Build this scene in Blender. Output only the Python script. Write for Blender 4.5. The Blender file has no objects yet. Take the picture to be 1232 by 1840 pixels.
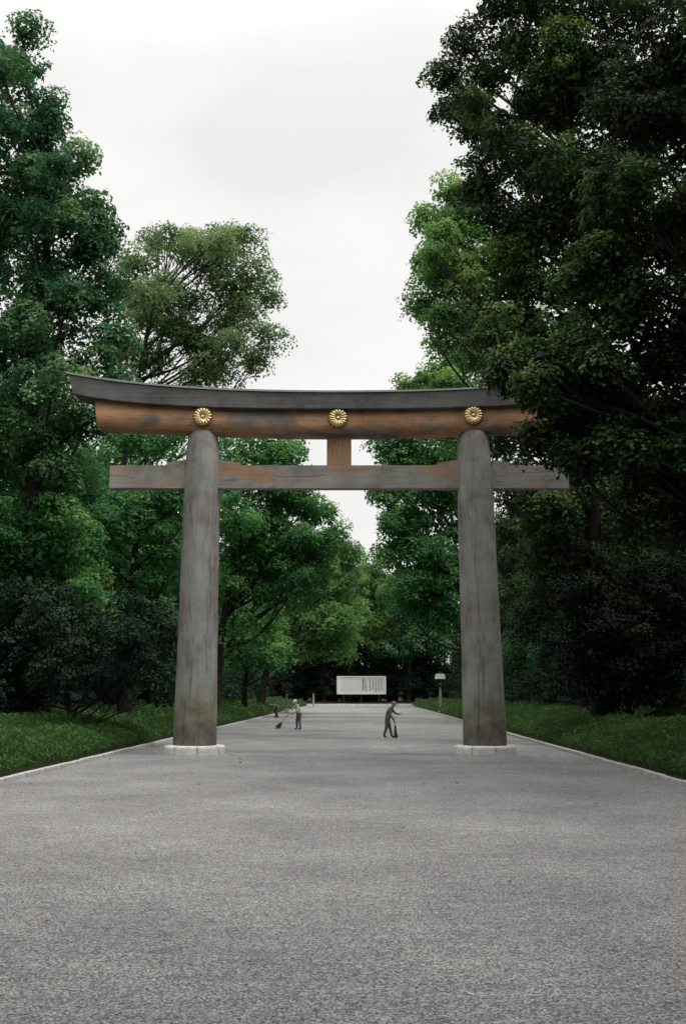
import bpy, bmesh, math, random
import numpy as np
from mathutils import Vector, Matrix

R = math.radians
random.seed(7)
S = bpy.context.scene
C = S.collection

# ------------------------------------------------------------------ camera
F, CX, CY, CAMH = 1900.0, 616.0, 920.0, 1.95
PITCH = math.atan(325.0 / F)
cam = bpy.data.cameras.new('camera')
cam.sensor_fit = 'VERTICAL'; cam.sensor_height = 36.0; cam.lens = 36.0 * F / 1840.0
cam.clip_start = 0.1; cam.clip_end = 2000
camo = bpy.data.objects.new('camera', cam); C.objects.link(camo)
camo.location = (0, 0, CAMH); camo.rotation_euler = (R(90) + PITCH, 0, 0)
S.camera = camo

# ------------------------------------------------------------------ sky, sun, exposure
SUN_AZ, SUN_EL = R(118), R(56)
W = bpy.data.worlds.new('World'); S.world = W; W.use_nodes = True
wn = W.node_tree.nodes; wl = W.node_tree.links
for n in list(wn): wn.remove(n)
wo = wn.new('ShaderNodeOutputWorld'); bg = wn.new('ShaderNodeBackground'); bg.inputs['Strength'].default_value = 0.1
sky = wn.new('ShaderNodeTexSky'); sky.sky_type = 'NISHITA'; sky.sun_disc = False
sky.sun_elevation = SUN_EL; sky.sun_rotation = SUN_AZ
tc = wn.new('ShaderNodeTexCoord')
mp = wn.new('ShaderNodeMapping'); mp.inputs['Scale'].default_value = (1, 1, 2.2); mp.inputs['Location'].default_value = (5.2, 1.1, 3.3)
nz = wn.new('ShaderNodeTexNoise'); nz.inputs['Scale'].default_value = 1.7; nz.inputs['Detail'].default_value = 5; nz.inputs['Roughness'].default_value = 0.45
cr = wn.new('ShaderNodeValToRGB')
cr.color_ramp.elements[0].position = 0.36; cr.color_ramp.elements[0].color = (0.76, 0.755, 0.75, 1)
cr.color_ramp.elements[1].position = 0.58; cr.color_ramp.elements[1].color = (1.0, 0.985, 0.955, 1)
mx = wn.new('ShaderNodeMixRGB'); mx.inputs[0].default_value = 0.975     # a closed layer of cloud over the clear sky
wl.new(tc.outputs['Generated'], mp.inputs[0]); wl.new(mp.outputs[0], nz.inputs['Vector'])
wl.new(nz.outputs['Fac'], cr.inputs[0]); wl.new(sky.outputs[0], mx.inputs[1])
sx_ = wn.new('ShaderNodeSeparateXYZ'); wl.new(tc.outputs['Generated'], sx_.inputs[0])
cl = wn.new('ShaderNodeMath'); cl.operation = 'MAXIMUM'; cl.inputs[1].default_value = 0.0; wl.new(sx_.outputs['Z'], cl.inputs[0])
pw = wn.new('ShaderNodeMath'); pw.operation = 'POWER'; pw.inputs[1].default_value = 4.5; wl.new(cl.outputs[0], pw.inputs[0])
ov = wn.new('ShaderNodeMath'); ov.operation = 'MULTIPLY_ADD'; ov.inputs[1].default_value = 16.0; ov.inputs[2].default_value = 8.7; wl.new(pw.outputs[0], ov.inputs[0])   # overcast luminance, zenith about 2.6 x the horizon
sm = wn.new('ShaderNodeMixRGB'); sm.blend_type = 'MULTIPLY'; sm.inputs[0].default_value = 1.0; wl.new(cr.outputs[0], sm.inputs[1]); wl.new(ov.outputs[0], sm.inputs[2]); wl.new(sm.outputs[0], mx.inputs[2])
wl.new(mx.outputs[0], bg.inputs['Color']); wl.new(bg.outputs[0], wo.inputs[0])
sd = bpy.data.lights.new('sun', 'SUN'); sd.energy = 1.5; sd.angle = R(25); sd.color = (1.0, 0.97, 0.93)
so = bpy.data.objects.new('sun', sd); C.objects.link(so)
sv = Vector((math.cos(SUN_EL) * math.sin(SUN_AZ), math.cos(SUN_EL) * math.cos(SUN_AZ), math.sin(SUN_EL)))
so.rotation_euler = (-sv).to_track_quat('-Z', 'Y').to_euler(); so.location = (30, -10, 60)
vs = S.view_settings; vs.view_transform = 'Standard'; vs.look = 'None'; vs.exposure = 0.32; vs.gamma = 1.0; vs.use_curve_mapping = False
S.cycles.max_bounces = 6; S.cycles.diffuse_bounces = 3; S.cycles.transmission_bounces = 3; S.cycles.transparent_max_bounces = 4
S.cycles.use_denoising = True

# ------------------------------------------------------------------ helpers
def ray(px, py):
    dx, dy = (px - CX) / F, (CY - py) / F
    c, s = math.cos(PITCH), math.sin(PITCH)
    return Vector((dx, c - dy * s, s + dy * c))
def at(px, py, Y):
    d = ray(px, py); return Vector((0, 0, CAMH)) + d * (Y / d.y)
def gnd(px, py, z=0.0):
    d = ray(px, py); return Vector((0, 0, CAMH)) + d * ((z - CAMH) / d.z)
def mpp(Y): return Y / (F * math.cos(PITCH))

def link(o, parent=None):
    C.objects.link(o)
    if parent is not None: o.parent = parent
    return o
def tag(o, label=None, cat=None, group=None, kind=None):
    if label: o['label'] = label
    if cat: o['category'] = cat
    if group: o['group'] = group
    if kind: o['kind'] = kind
    return o
def empty(name, loc=(0, 0, 0), rz=0):
    o = bpy.data.objects.new(name, None); o.location = loc; o.rotation_euler = (0, 0, rz); o.empty_display_size = 0.3
    return link(o)
def mesh_obj(name, verts, faces, mat, parent=None, smooth=False):
    me = bpy.data.meshes.new(name); me.from_pydata([tuple(v) for v in verts], [], faces); me.validate()
    if smooth: me.polygons.foreach_set('use_smooth', [True] * len(me.polygons))
    if mat: me.materials.append(mat)
    return link(bpy.data.objects.new(name, me), parent)
def bm_obj(name, bm, mat, parent=None, smooth=False, bevel=0, seg=2):
    if bevel:
        bmesh.ops.bevel(bm, geom=[e for e in bm.edges if len(e.link_faces) == 2 and e.calc_face_angle() > 0.4], offset=bevel, segments=seg, affect='EDGES', clamp_overlap=True)
    bmesh.ops.recalc_face_normals(bm, faces=bm.faces)
    me = bpy.data.meshes.new(name); bm.to_mesh(me); bm.free()
    if smooth: me.polygons.foreach_set('use_smooth', [True] * len(me.polygons))
    if mat: me.materials.append(mat)
    return link(bpy.data.objects.new(name, me), parent)
def add_box(bm, c, s, taper=1.0):
    vs_ = []
    for z, t in ((-.5, 1), (.5, taper)):
        for x, y in ((-.5, -.5), (.5, -.5), (.5, .5), (-.5, .5)):
            vs_.append(bm.verts.new((c[0] + x * s[0] * t, c[1] + y * s[1] * t, c[2] + z * s[2])))
    for f in ((3, 2, 1, 0), (4, 5, 6, 7), (0, 1, 5, 4), (1, 2, 6, 5), (2, 3, 7, 6), (3, 0, 4, 7)):
        bm.faces.new([vs_[i] for i in f])
def add_tube(bm, pts, rad, n=8, cap=True):
    pts = [Vector(p) for p in pts]; rings = []
    for i, p in enumerate(pts):
        d = (pts[min(i + 1, len(pts) - 1)] - pts[max(i - 1, 0)]).normalized()
        a = d.orthogonal().normalized() if abs(d.z) < .95 else Vector((1, 0, 0)).cross(d).normalized()
        b = d.cross(a)
        rings.append([bm.verts.new(p + (a * math.cos(2 * math.pi * k / n) + b * math.sin(2 * math.pi * k / n)) * rad[i]) for k in range(n)])
    for r0, r1 in zip(rings, rings[1:]):
        for k in range(n): bm.faces.new((r0[k], r0[(k + 1) % n], r1[(k + 1) % n], r1[k]))
    if cap: bm.faces.new(rings[0][::-1]); bm.faces.new(rings[-1])
def add_lathe(bm, prof, n=32, c=(0, 0, 0)):
    rings = [[bm.verts.new((c[0] + r * math.cos(2 * math.pi * k / n), c[1] + r * math.sin(2 * math.pi * k / n), c[2] + z)) for k in range(n)] for r, z in prof]
    for r0, r1 in zip(rings, rings[1:]):
        for k in range(n): bm.faces.new((r0[k], r0[(k + 1) % n], r1[(k + 1) % n], r1[k]))
    bm.faces.new(rings[0][::-1]); bm.faces.new(rings[-1])

# ------------------------------------------------------------------ materials
def new_mat(name):
    m = bpy.data.materials.new(name); m.use_nodes = True
    nt = m.node_tree; return m, nt.nodes, nt.links, nt.nodes['Principled BSDF']
def N(nodes, t, **kw):
    n = nodes.new(t)
    for k, v in kw.items():
        if k in n.inputs: n.inputs[k].default_value = v
        else: setattr(n, k, v)
    return n
def ramp(nodes, stops):
    r = nodes.new('ShaderNodeValToRGB')
    while len(r.color_ramp.elements) < len(stops): r.color_ramp.elements.new(0.5)
    for e, (p, c) in zip(r.color_ramp.elements, stops):
        e.position = p; e.color = (*c, 1)
    return r
def simple_mat(name, col, rough=0.7, var=0.25, scale=6.0, bump=0.2, metal=0.0, spec=0.3, stretch=(1, 1, 1)):
    m, n, l, b = new_mat(name)
    t = N(n, 'ShaderNodeTexCoord'); mp_ = N(n, 'ShaderNodeMapping'); mp_.inputs['Scale'].default_value = stretch
    z = N(n, 'ShaderNodeTexNoise', Scale=scale, Detail=6.0, Roughness=0.6)
    l.new(t.outputs['Object'], mp_.inputs[0]); l.new(mp_.outputs[0], z.inputs['Vector'])
    r_ = ramp(n, [(0.25, tuple(c * (1 - var) for c in col)), (0.75, tuple(min(1, c * (1 + var)) for c in col))])
    l.new(z.outputs['Fac'], r_.inputs[0]); l.new(r_.outputs[0], b.inputs['Base Color'])
    b.inputs['Roughness'].default_value = rough; b.inputs['Metallic'].default_value = metal; b.inputs['Specular IOR Level'].default_value = spec
    if bump:
        bp = N(n, 'ShaderNodeBump', Strength=bump, Distance=0.02); l.new(z.outputs['Fac'], bp.inputs['Height']); l.new(bp.outputs[0], b.inputs['Normal'])
    return m
def wood_mat(name, grey, brown, axis, amount, dark=0.45):
    """weathered cypress: long grain along axis, grey weathering over brown heartwood, drying cracks"""
    m, n, l, b = new_mat(name)
    t = N(n, 'ShaderNodeTexCoord')
    def mapped(sc_across, sc_along):
        mp_ = N(n, 'ShaderNodeMapping'); s = [sc_across] * 3; s[axis] = sc_along
        mp_.inputs['Scale'].default_value = s; l.new(t.outputs['Object'], mp_.inputs[0]); return mp_.outputs[0]
    grain = N(n, 'ShaderNodeTexNoise', Scale=1.0, Detail=5.0, Roughness=0.65); l.new(mapped(16, 0.5), grain.inputs['Vector'])
    patch = N(n, 'ShaderNodeTexNoise', Scale=1.0, Detail=4.0, Roughness=0.6); l.new(mapped(1.3, 0.45), patch.inputs['Vector'])
    crack = N(n, 'ShaderNodeTexNoise', Scale=1.0, Detail=2.0, Roughness=0.4); l.new(mapped(4.5, 0.22), crack.inputs['Vector'])
    stain = N(n, 'ShaderNodeTexNoise', Scale=1.0, Detail=6.0, Roughness=0.7); l.new(mapped(0.9, 0.9), stain.inputs['Vector'])
    lo = 0.62 - amount * 0.42
    pr = ramp(n, [(lo, (0, 0, 0)), (lo + 0.13, (1, 1, 1))]); l.new(patch.outputs['Fac'], pr.inputs[0])
    mixc = N(n, 'ShaderNodeMixRGB'); mixc.inputs[1].default_value = (*grey, 1); mixc.inputs[2].default_value = (*brown, 1); l.new(pr.outputs[0], mixc.inputs[0])
    gr = ramp(n, [(0.28, (0.86, 0.86, 0.86)), (0.72, (1.10, 1.10, 1.10))]); l.new(grain.outputs['Fac'], gr.inputs[0])
    mul = N(n, 'ShaderNodeMixRGB', blend_type='MULTIPLY'); mul.inputs[0].default_value = 1; l.new(mixc.outputs[0], mul.inputs[1]); l.new(gr.outputs[0], mul.inputs[2])
    ckr = ramp(n, [(0.485, (1, 1, 1)), (0.497, (dark, dark, dark)), (0.503, (dark, dark, dark)), (0.515, (1, 1, 1))]); l.new(crack.outputs['Fac'], ckr.inputs[0])
    mul2 = N(n, 'ShaderNodeMixRGB', blend_type='MULTIPLY'); mul2.inputs[0].default_value = 0.62; l.new(mul.outputs[0], mul2.inputs[1]); l.new(ckr.outputs[0], mul2.inputs[2])
    sr = ramp(n, [(0.34, (0.60, 0.59, 0.58)), (0.5, (0.95, 0.95, 0.95)), (0.66, (1.16, 1.15, 1.13))]); l.new(stain.outputs['Fac'], sr.inputs[0])
    mul3 = N(n, 'ShaderNodeMixRGB', blend_type='MULTIPLY'); mul3.inputs[0].default_value = 1; l.new(mul2.outputs[0], mul3.inputs[1]); l.new(sr.outputs[0], mul3.inputs[2])
    out = mul3.outputs[0]
    if axis == 2 and amount < .5:                               # pillars: algae stains and a damp dark foot
        sp_ = N(n, 'ShaderNodeSeparateXYZ'); l.new(t.outputs['Object'], sp_.inputs[0])
        zz = N(n, 'ShaderNodeMath', operation='MULTIPLY_ADD'); zz.inputs[1].default_value = 1.6; zz.inputs[2].default_value = -.8; l.new(stain.outputs['Fac'], zz.inputs[0])
        za = N(n, 'ShaderNodeMath', operation='ADD'); l.new(sp_.outputs['Z'], za.inputs[0]); l.new(zz.outputs[0], za.inputs[1])
        zm = N(n, 'ShaderNodeMapRange'); zm.inputs['From Min'].default_value = .3; zm.inputs['From Max'].default_value = 2.4; l.new(za.outputs[0], zm.inputs['Value'])
        fr = ramp(n, [(0.0, (.45, .44, .42)), (.22, (.62, .60, .52)), (.45, (.86, .87, .70)), (1.0, (1, 1, 1))]); l.new(zm.outputs[0], fr.inputs[0])
        m4 = N(n, 'ShaderNodeMixRGB', blend_type='MULTIPLY'); m4.inputs[0].default_value = 1; l.new(out, m4.inputs[1]); l.new(fr.outputs[0], m4.inputs[2]); out = m4.outputs[0]
    l.new(out, b.inputs['Base Color'])
    b.inputs['Roughness'].default_value = 0.72; b.inputs['Specular IOR Level'].default_value = 0.3
    hb = N(n, 'ShaderNodeMixRGB', blend_type='MULTIPLY'); hb.inputs[0].default_value = 1; l.new(gr.outputs[0], hb.inputs[1]); l.new(ckr.outputs[0], hb.inputs[2])
    bp = N(n, 'ShaderNodeBump', Strength=0.4, Distance=0.03); l.new(hb.outputs[0], bp.inputs['Height']); l.new(bp.outputs[0], b.inputs['Normal'])
    return m
def leaf_mat(name, c0, c1, c2, trans=0.3, rough=0.6):
    m, n, l, b = new_mat(name)
    a = N(n, 'ShaderNodeAttribute', attribute_name='tone')
    oi = N(n, 'ShaderNodeObjectInfo')
    ad = N(n, 'ShaderNodeMath', operation='MULTIPLY_ADD'); ad.inputs[1].default_value = 0.16; l.new(oi.outputs['Random'], ad.inputs[0]); l.new(a.outputs['Fac'], ad.inputs[2])
    r_ = ramp(n, [(0.1, c0), (0.55, c1), (1.0, c2)]); l.new(ad.outputs[0], r_.inputs[0])
    l.new(r_.outputs[0], b.inputs['Base Color']); b.inputs['Roughness'].default_value = rough; b.inputs['Specular IOR Level'].default_value = 0.2
    tr = N(n, 'ShaderNodeBsdfTranslucent'); hs = N(n, 'ShaderNodeHueSaturation', Hue=0.48, Saturation=1.1, Value=1.3)
    l.new(r_.outputs[0], hs.inputs['Color']); l.new(hs.outputs[0], tr.inputs['Color'])
    mxs = N(n, 'ShaderNodeMixShader'); mxs.inputs[0].default_value = trans
    l.new(b.outputs[0], mxs.inputs[1]); l.new(tr.outputs[0], mxs.inputs[2]); l.new(mxs.outputs[0], n['Material Output'].inputs[0])
    return m

M = {}
M['pillar'] = wood_mat('weathered_pillar_wood', (0.325, 0.318, 0.305), (0.25, 0.228, 0.20), 2, 0.28)
M['lintel'] = wood_mat('sheltered_brown_wood', (0.19, 0.165, 0.145), (0.47, 0.26, 0.14), 0, 0.54, 0.6)
M['kasagi'] = wood_mat('weathered_top_wood', (0.22, 0.22, 0.22), (0.20, 0.19, 0.175), 0, 0.25, 0.6)
M['nuki'] = wood_mat('weathered_tie_wood', (0.33, 0.315, 0.295), (0.38, 0.24, 0.15), 0, 0.32, 0.55)
M['strut'] = wood_mat('strut_wood', (0.22, 0.19, 0.165), (0.40, 0.25, 0.155), 2, 0.7, 0.5)
M['copper'] = simple_mat('copper_capping', (0.36, 0.38, 0.37), 0.5, 0.2, 3, 0.1, 0.3)
M['gold'] = simple_mat('gilt_metal', (0.78, 0.62, 0.34), 0.42, 0.25, 9, 0.1, 0.9)
M['golddark'] = simple_mat('gilt_backing', (0.30, 0.18, 0.06), 0.45, 0.2, 9, 0.1, 0.7)
M['granite'] = simple_mat('pale_granite', (0.72, 0.71, 0.69), 0.75, 0.26, 5, 0.5)
M['kerb'] = simple_mat('kerb_granite', (0.46, 0.455, 0.43), 0.8, 0.5, 2.5, 0.6)
M['bark'] = simple_mat('bark', (0.034, 0.029, 0.025), 0.9, 0.45, 5, 0.9, 0, 0.2, (3, 3, 0.6))
M['palebark'] = simple_mat('pale_bark', (0.24, 0.22, 0.19), 0.9, 0.45, 4, 0.7, 0, 0.2, (2, 2, 1))
M['leaf_mid'] = leaf_mat('leaf_camphor', (0.040, 0.142, 0.056), (0.098, 0.272, 0.092), (0.27, 0.44, 0.14), 0.42)
M['leaf_teal'] = leaf_mat('leaf_evergreen', (0.028, 0.092, 0.048), (0.066, 0.172, 0.078), (0.20, 0.33, 0.13), 0.34)
M['leaf_dark'] = leaf_mat('leaf_dark_oak', (0.012, 0.019, 0.010), (0.030, 0.062, 0.022), (0.130, 0.225, 0.055), 0.24)  # shade put into the two dark tones, lit clump tops into the bright one
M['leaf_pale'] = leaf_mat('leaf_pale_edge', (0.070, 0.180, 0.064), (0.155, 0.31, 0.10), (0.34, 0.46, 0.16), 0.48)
M['leaf_shaded'] = leaf_mat('leaf_painted_shade', (0.007, 0.013, 0.008), (0.014, 0.026, 0.014), (0.032, 0.052, 0.022), 0.12, 0.7)  # shrub leaf darkened so that its colour holds the thicket's shade
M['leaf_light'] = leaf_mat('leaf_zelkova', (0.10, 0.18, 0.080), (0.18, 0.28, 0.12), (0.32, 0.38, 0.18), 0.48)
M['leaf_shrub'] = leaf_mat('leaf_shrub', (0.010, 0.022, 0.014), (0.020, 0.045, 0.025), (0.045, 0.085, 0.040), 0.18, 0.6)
M['sasa'] = leaf_mat('bamboo_grass', (0.032, 0.082, 0.025), (0.070, 0.160, 0.047), (0.15, 0.25, 0.075), 0.34)
M['soil'] = simple_mat('leaf_litter_soil', (0.035, 0.028, 0.020), 0.95, 0.6, 1.5, 0.6, 0, 0.1)
M['white'] = simple_mat('white_board_paint', (0.85, 0.85, 0.83), 0.6, 0.06, 2, 0.05)
M['offwhite'] = simple_mat('pale_board_face', (0.72, 0.72, 0.70), 0.7, 0.08, 1.5, 0.05)
M['ink'] = simple_mat('ink', (0.10, 0.10, 0.10), 0.8, 0.2, 8, 0)
M['darkwood'] = simple_mat('dark_stained_wood', (0.05, 0.042, 0.035), 0.8, 0.4, 5, 0.4, 0, 0.2, (3, 3, 0.5))
M['greywood'] = simple_mat('grey_weathered_post', (0.36, 0.35, 0.32), 0.8, 0.3, 5, 0.4, 0, 0.2, (4, 4, 0.5))
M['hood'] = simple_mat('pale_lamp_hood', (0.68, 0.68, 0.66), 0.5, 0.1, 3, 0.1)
M['glass'] = simple_mat('frosted_lamp_pane', (0.42, 0.42, 0.38), 0.35, 0.1, 3, 0.05)
M['skin'] = simple_mat('skin', (0.42, 0.26, 0.18), 0.55, 0.1, 8, 0.05)
M['shirt'] = simple_mat('light_work_shirt', (0.55, 0.54, 0.51), 0.9, 0.15, 9, 0.4)
M['charcoal'] = simple_mat('charcoal_cloth', (0.15, 0.15, 0.152), 0.9, 0.25, 9, 0.4)
M['trouser'] = simple_mat('dark_grey_trousers', (0.11, 0.11, 0.115), 0.9, 0.25, 9, 0.4)
M['cap'] = simple_mat('white_cap', (0.75, 0.75, 0.73), 0.9, 0.08, 9, 0.3)
M['greycap'] = simple_mat('grey_cap', (0.20, 0.20, 0.20), 0.9, 0.15, 9, 0.3)
M['boot'] = simple_mat('black_boots', (0.02, 0.02, 0.02), 0.5, 0.2, 9, 0.1)
M['bamboo'] = simple_mat('bamboo_handle', (0.30, 0.24, 0.13), 0.5, 0.2, 6, 0.1)
M['twig'] = simple_mat('broom_twigs', (0.11, 0.09, 0.06), 0.9, 0.3, 9, 0.2)

def gravel_mat():
    m, n, l, b = new_mat('pale_gravel')
    t = N(n, 'ShaderNodeTexCoord')
    vor = N(n, 'ShaderNodeTexVoronoi', Scale=60.0, Randomness=1.0); l.new(t.outputs['Object'], vor.inputs['Vector'])
    vor2 = N(n, 'ShaderNodeTexVoronoi', Scale=30.0, Randomness=1.0); l.new(t.outputs['Object'], vor2.inputs['Vector'])
    n1 = N(n, 'ShaderNodeTexNoise', Scale=0.35, Detail=6.0, Roughness=0.6); l.new(t.outputs['Object'], n1.inputs['Vector'])
    mp_ = N(n, 'ShaderNodeMapping'); mp_.inputs['Scale'].default_value = (2.0, 5.0, 1); l.new(t.outputs['Object'], mp_.inputs[0])
    n2 = N(n, 'ShaderNodeTexNoise', Scale=1.3, Detail=5.0, Roughness=0.7); l.new(mp_.outputs[0], n2.inputs['Vector'])
    bw = N(n, 'ShaderNodeRGBToBW'); l.new(vor.outputs['Color'], bw.inputs[0])
    r1 = ramp(n, [(0.12, (0.125, 0.125, 0.128)), (0.5, (0.295, 0.292, 0.292)), (0.88, (0.55, 0.545, 0.54))]); l.new(bw.outputs[0], r1.inputs[0])
    r2 = ramp(n, [(0.32, (0.74, 0.735, 0.73)), (0.68, (1.12, 1.115, 1.10))]); l.new(n1.outputs['Fac'], r2.inputs[0])
    r3 = ramp(n, [(0.3, (0.84, 0.84, 0.84)), (0.7, (1.1, 1.1, 1.1))]); l.new(n2.outputs['Fac'], r3.inputs[0])
    m1 = N(n, 'ShaderNodeMixRGB', blend_type='MULTIPLY'); m1.inputs[0].default_value = 1; l.new(r1.outputs[0], m1.inputs[1]); l.new(r2.outputs[0], m1.inputs[2])
    m2 = N(n, 'ShaderNodeMixRGB', blend_type='MULTIPLY'); m2.inputs[0].default_value = 1; l.new(m1.outputs[0], m2.inputs[1]); l.new(r3.outputs[0], m2.inputs[2])
    mpw = N(n, 'ShaderNodeMapping'); mpw.inputs['Scale'].default_value = (.5, 2.6, 1); mpw.inputs['Rotation'].default_value = (0, 0, .22); l.new(t.outputs['Object'], mpw.inputs[0])
    n3 = N(n, 'ShaderNodeTexNoise', Scale=2.4, Detail=7.0, Roughness=0.72, Distortion=0.6); l.new(mpw.outputs[0], n3.inputs['Vector'])
    r4 = ramp(n, [(0.36, (0.90, 0.90, 0.90)), (0.5, (1, 1, 1)), (0.64, (1.07, 1.07, 1.065))]); l.new(n3.outputs['Fac'], r4.inputs[0])
    m3 = N(n, 'ShaderNodeMixRGB', blend_type='MULTIPLY'); m3.inputs[0].default_value = 1; l.new(m2.outputs[0], m3.inputs[1]); l.new(r4.outputs[0], m3.inputs[2])
    l.new(m3.outputs[0], b.inputs['Base Color']); b.inputs['Roughness'].default_value = 0.9; b.inputs['Specular IOR Level'].default_value = 0.2
    hm = N(n, 'ShaderNodeMath', operation='ADD'); l.new(vor.outputs['Distance'], hm.inputs[0]); l.new(vor2.outputs['Distance'], hm.inputs[1])
    hm2 = N(n, 'ShaderNodeMath', operation='MULTIPLY_ADD'); hm2.inputs[1].default_value = -0.6; l.new(hm.outputs[0], hm2.inputs[0]); l.new(n2.outputs['Fac'], hm2.inputs[2])
    bp = N(n, 'ShaderNodeBump', Strength=0.8, Distance=0.03); l.new(hm2.outputs[0], bp.inputs['Height']); l.new(bp.outputs[0], b.inputs['Normal'])
    return m
M['gravel'] = gravel_mat()

# ------------------------------------------------------------------ ground
KL0, KL1 = gnd(60, 1392), gnd(480, 1287.5)        # left kerb line
KR0, KR1 = gnd(1232, 1413), gnd(830, 1296)        # right kerb line
YEND = gnd(662, 1269).y
def kerb_x(side, y):
    a, b = (KL0, KL1) if side < 0 else (KR0, KR1)
    t = (y - a.y) / (b.y - a.y); return a.x + (b.x - a.x) * t
tag(mesh_obj('ground', [(-600, -300, -.06), (600, -300, -.06), (600, 900, -.06), (-600, 900, -.06)], [(0, 1, 2, 3)], M['soil']), 'dark leaf-littered soil under the forest', None, None, 'structure')
ys = [-60] + list(np.arange(-10, YEND + 3, 4.0)) + [YEND + 3]
pv = []; pf = []
for y in ys: pv += [(kerb_x(-1, y), y, 0), (kerb_x(1, y), y, 0)]
for i in range(len(ys) - 1): pf.append((2 * i, 2 * i + 1, 2 * i + 3, 2 * i + 2))
tag(mesh_obj('gravel_path', pv, pf, M['gravel']), 'wide pale grey gravel avenue through the gate', None, None, 'structure')

def bank_z(d, x, y):
    t = min(1, max(0, d / 5.0)); t = t * t * (3 - 2 * t)
    return 0.06 + 0.42 * t + 0.10 * t * math.sin(x * .7 + y * .31) * math.sin(y * .23 + 1.3 * x)
for side, nm in ((-1, 'left'), (1, 'right')):
    offs = [0.0, 0.4, 1, 1.8, 2.8, 4, 5.5, 8, 12, 20, 40, 90]
    yy = np.arange(-60, 260, 2.5); v = []; f = []
    for y in yy:
        for o in offs:
            x = kerb_x(side, y) + side * (o + .06); v.append((x, y, bank_z(o, x, y)))
    n_ = len(offs)
    for i in range(len(yy) - 1):
        for j in range(n_ - 1):
            q = (i * n_ + j, i * n_ + j + 1, (i + 1) * n_ + j + 1, (i + 1) * n_ + j); f.append(q if side > 0 else q[::-1])
    tag(mesh_obj('forest_bank', v, f, M['soil'], smooth=True), f'dark soil bank rising beside the {nm} kerb', None, None, 'structure')
# bank closing the far end
v = []; f = []; xs_ = np.arange(-60, 64, 3.0)
for i, x in enumerate(xs_):
    for o in (0.35, 1, 2.5, 5, 40, 120): v.append((x, YEND + o, 0.05 + min(o, 5) * .12))
for i in range(len(xs_) - 1):
    for j in range(5): f.append((i * 6 + j, (i + 1) * 6 + j, (i + 1) * 6 + j + 1, i * 6 + j + 1))
tag(mesh_obj('forest_bank', v, f, M['soil'], smooth=True), 'dark soil bank behind the white board', None, None, 'structure')

# loose pebbles lying on the near gravel
def pebbles():
    rng = np.random.default_rng(77); n = 30000
    y = 3.5 * (24 / 3.5) ** rng.random(n); y = y[rng.random(n) < np.clip((24 - y) / 19, 0, 1) ** 1.6]; n = len(y); x = rng.uniform(-1, 1, n) * (.36 * y + .6); P = np.stack([x, y, np.zeros(n)], 1)
    r_ = rng.uniform(.004, .0105, n)
    dirs = np.array([(1, 0, 0), (0, 1, 0), (-1, 0, 0), (0, -1, 0), (0, 0, 1), (0, 0, -1)], float)
    V = P[:, None] + dirs[None] * (r_[:, None] * rng.uniform(.6, 1.35, (n, 6)))[:, :, None] * np.array([1, 1, .62]) + rng.normal(0, .15, (n, 6, 3)) * r_[:, None, None]
    V[:, :, 2] += r_[:, None] * .35
    F6 = np.array([(0, 1, 4), (1, 2, 4), (2, 3, 4), (3, 0, 4), (1, 0, 5), (2, 1, 5), (3, 2, 5), (0, 3, 5)])
    Fc = (np.arange(n)[:, None, None] * 6 + F6[None]).reshape(-1, 3)
    me = bpy.data.meshes.new('pebbles'); me.vertices.add(n * 6); me.vertices.foreach_set('co', V.astype(np.float32).ravel())
    me.loops.add(len(Fc) * 3); me.loops.foreach_set('vertex_index', Fc.astype(np.int32).ravel()); me.polygons.add(len(Fc)); me.polygons.foreach_set('loop_start', np.arange(0, len(Fc) * 3, 3, dtype=np.int32)); me.polygons.foreach_set('loop_total', np.full(len(Fc), 3, np.int32))
    a_ = me.attributes.new('tone', 'FLOAT', 'POINT'); a_.data.foreach_set('value', np.repeat(rng.random(n), 6).astype(np.float32))
    m, nn, l, b = new_mat('pebble'); at_ = N(nn, 'ShaderNodeAttribute', attribute_name='tone'); r2 = ramp(nn, [(0.0, (.22, .22, .23)), (.6, (.38, .38, .375)), (1.0, (.58, .575, .56))]); l.new(at_.outputs['Fac'], r2.inputs[0]); l.new(r2.outputs[0], b.inputs['Base Color']); b.inputs['Roughness'].default_value = .85
    me.materials.append(m); me.update(calc_edges=True)
    tag(link(bpy.data.objects.new('pebbles', me)), 'loose grey pebbles strewn over the gravel of the avenue', 'gravel', None, 'stuff')
pebbles()
def litter():
    rng = np.random.default_rng(78); n = 420
    y = rng.uniform(6, 70, n); e = rng.random(n) ** 1.7; side = np.where(rng.random(n) < .5, -1, 1)
    x = np.array([kerb_x(s_, q) - s_ * (.15 + w_ * 6.0) for s_, q, w_ in zip(side, y, e)]); a = rng.uniform(0, 6.28, n); L = rng.uniform(.03, .06, n)
    ax = np.stack([np.cos(a), np.sin(a), rng.uniform(-.15, .3, n)], 1) * L[:, None]; bx_ = np.stack([-np.sin(a), np.cos(a), rng.uniform(-.3, .3, n)], 1) * (L * .5)[:, None]
    P = np.stack([x, y, np.full(n, .022)], 1); V = np.stack([P - ax, P + bx_, P + ax, P - bx_], 1).reshape(-1, 3); V[:, 2] = np.maximum(V[:, 2], .004)
    m, nn, l, b = new_mat('fallen_leaf'); at_ = N(nn, 'ShaderNodeAttribute', attribute_name='tone'); r2 = ramp(nn, [(0.0, (.06, .035, .018)), (.6, (.16, .10, .04)), (1.0, (.24, .20, .06))]); l.new(at_.outputs['Fac'], r2.inputs[0]); l.new(r2.outputs[0], b.inputs['Base Color']); b.inputs['Roughness'].default_value = .8
    globals()['_litter'] = (V, np.repeat(rng.random(n), 4), m)
litter()
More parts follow.
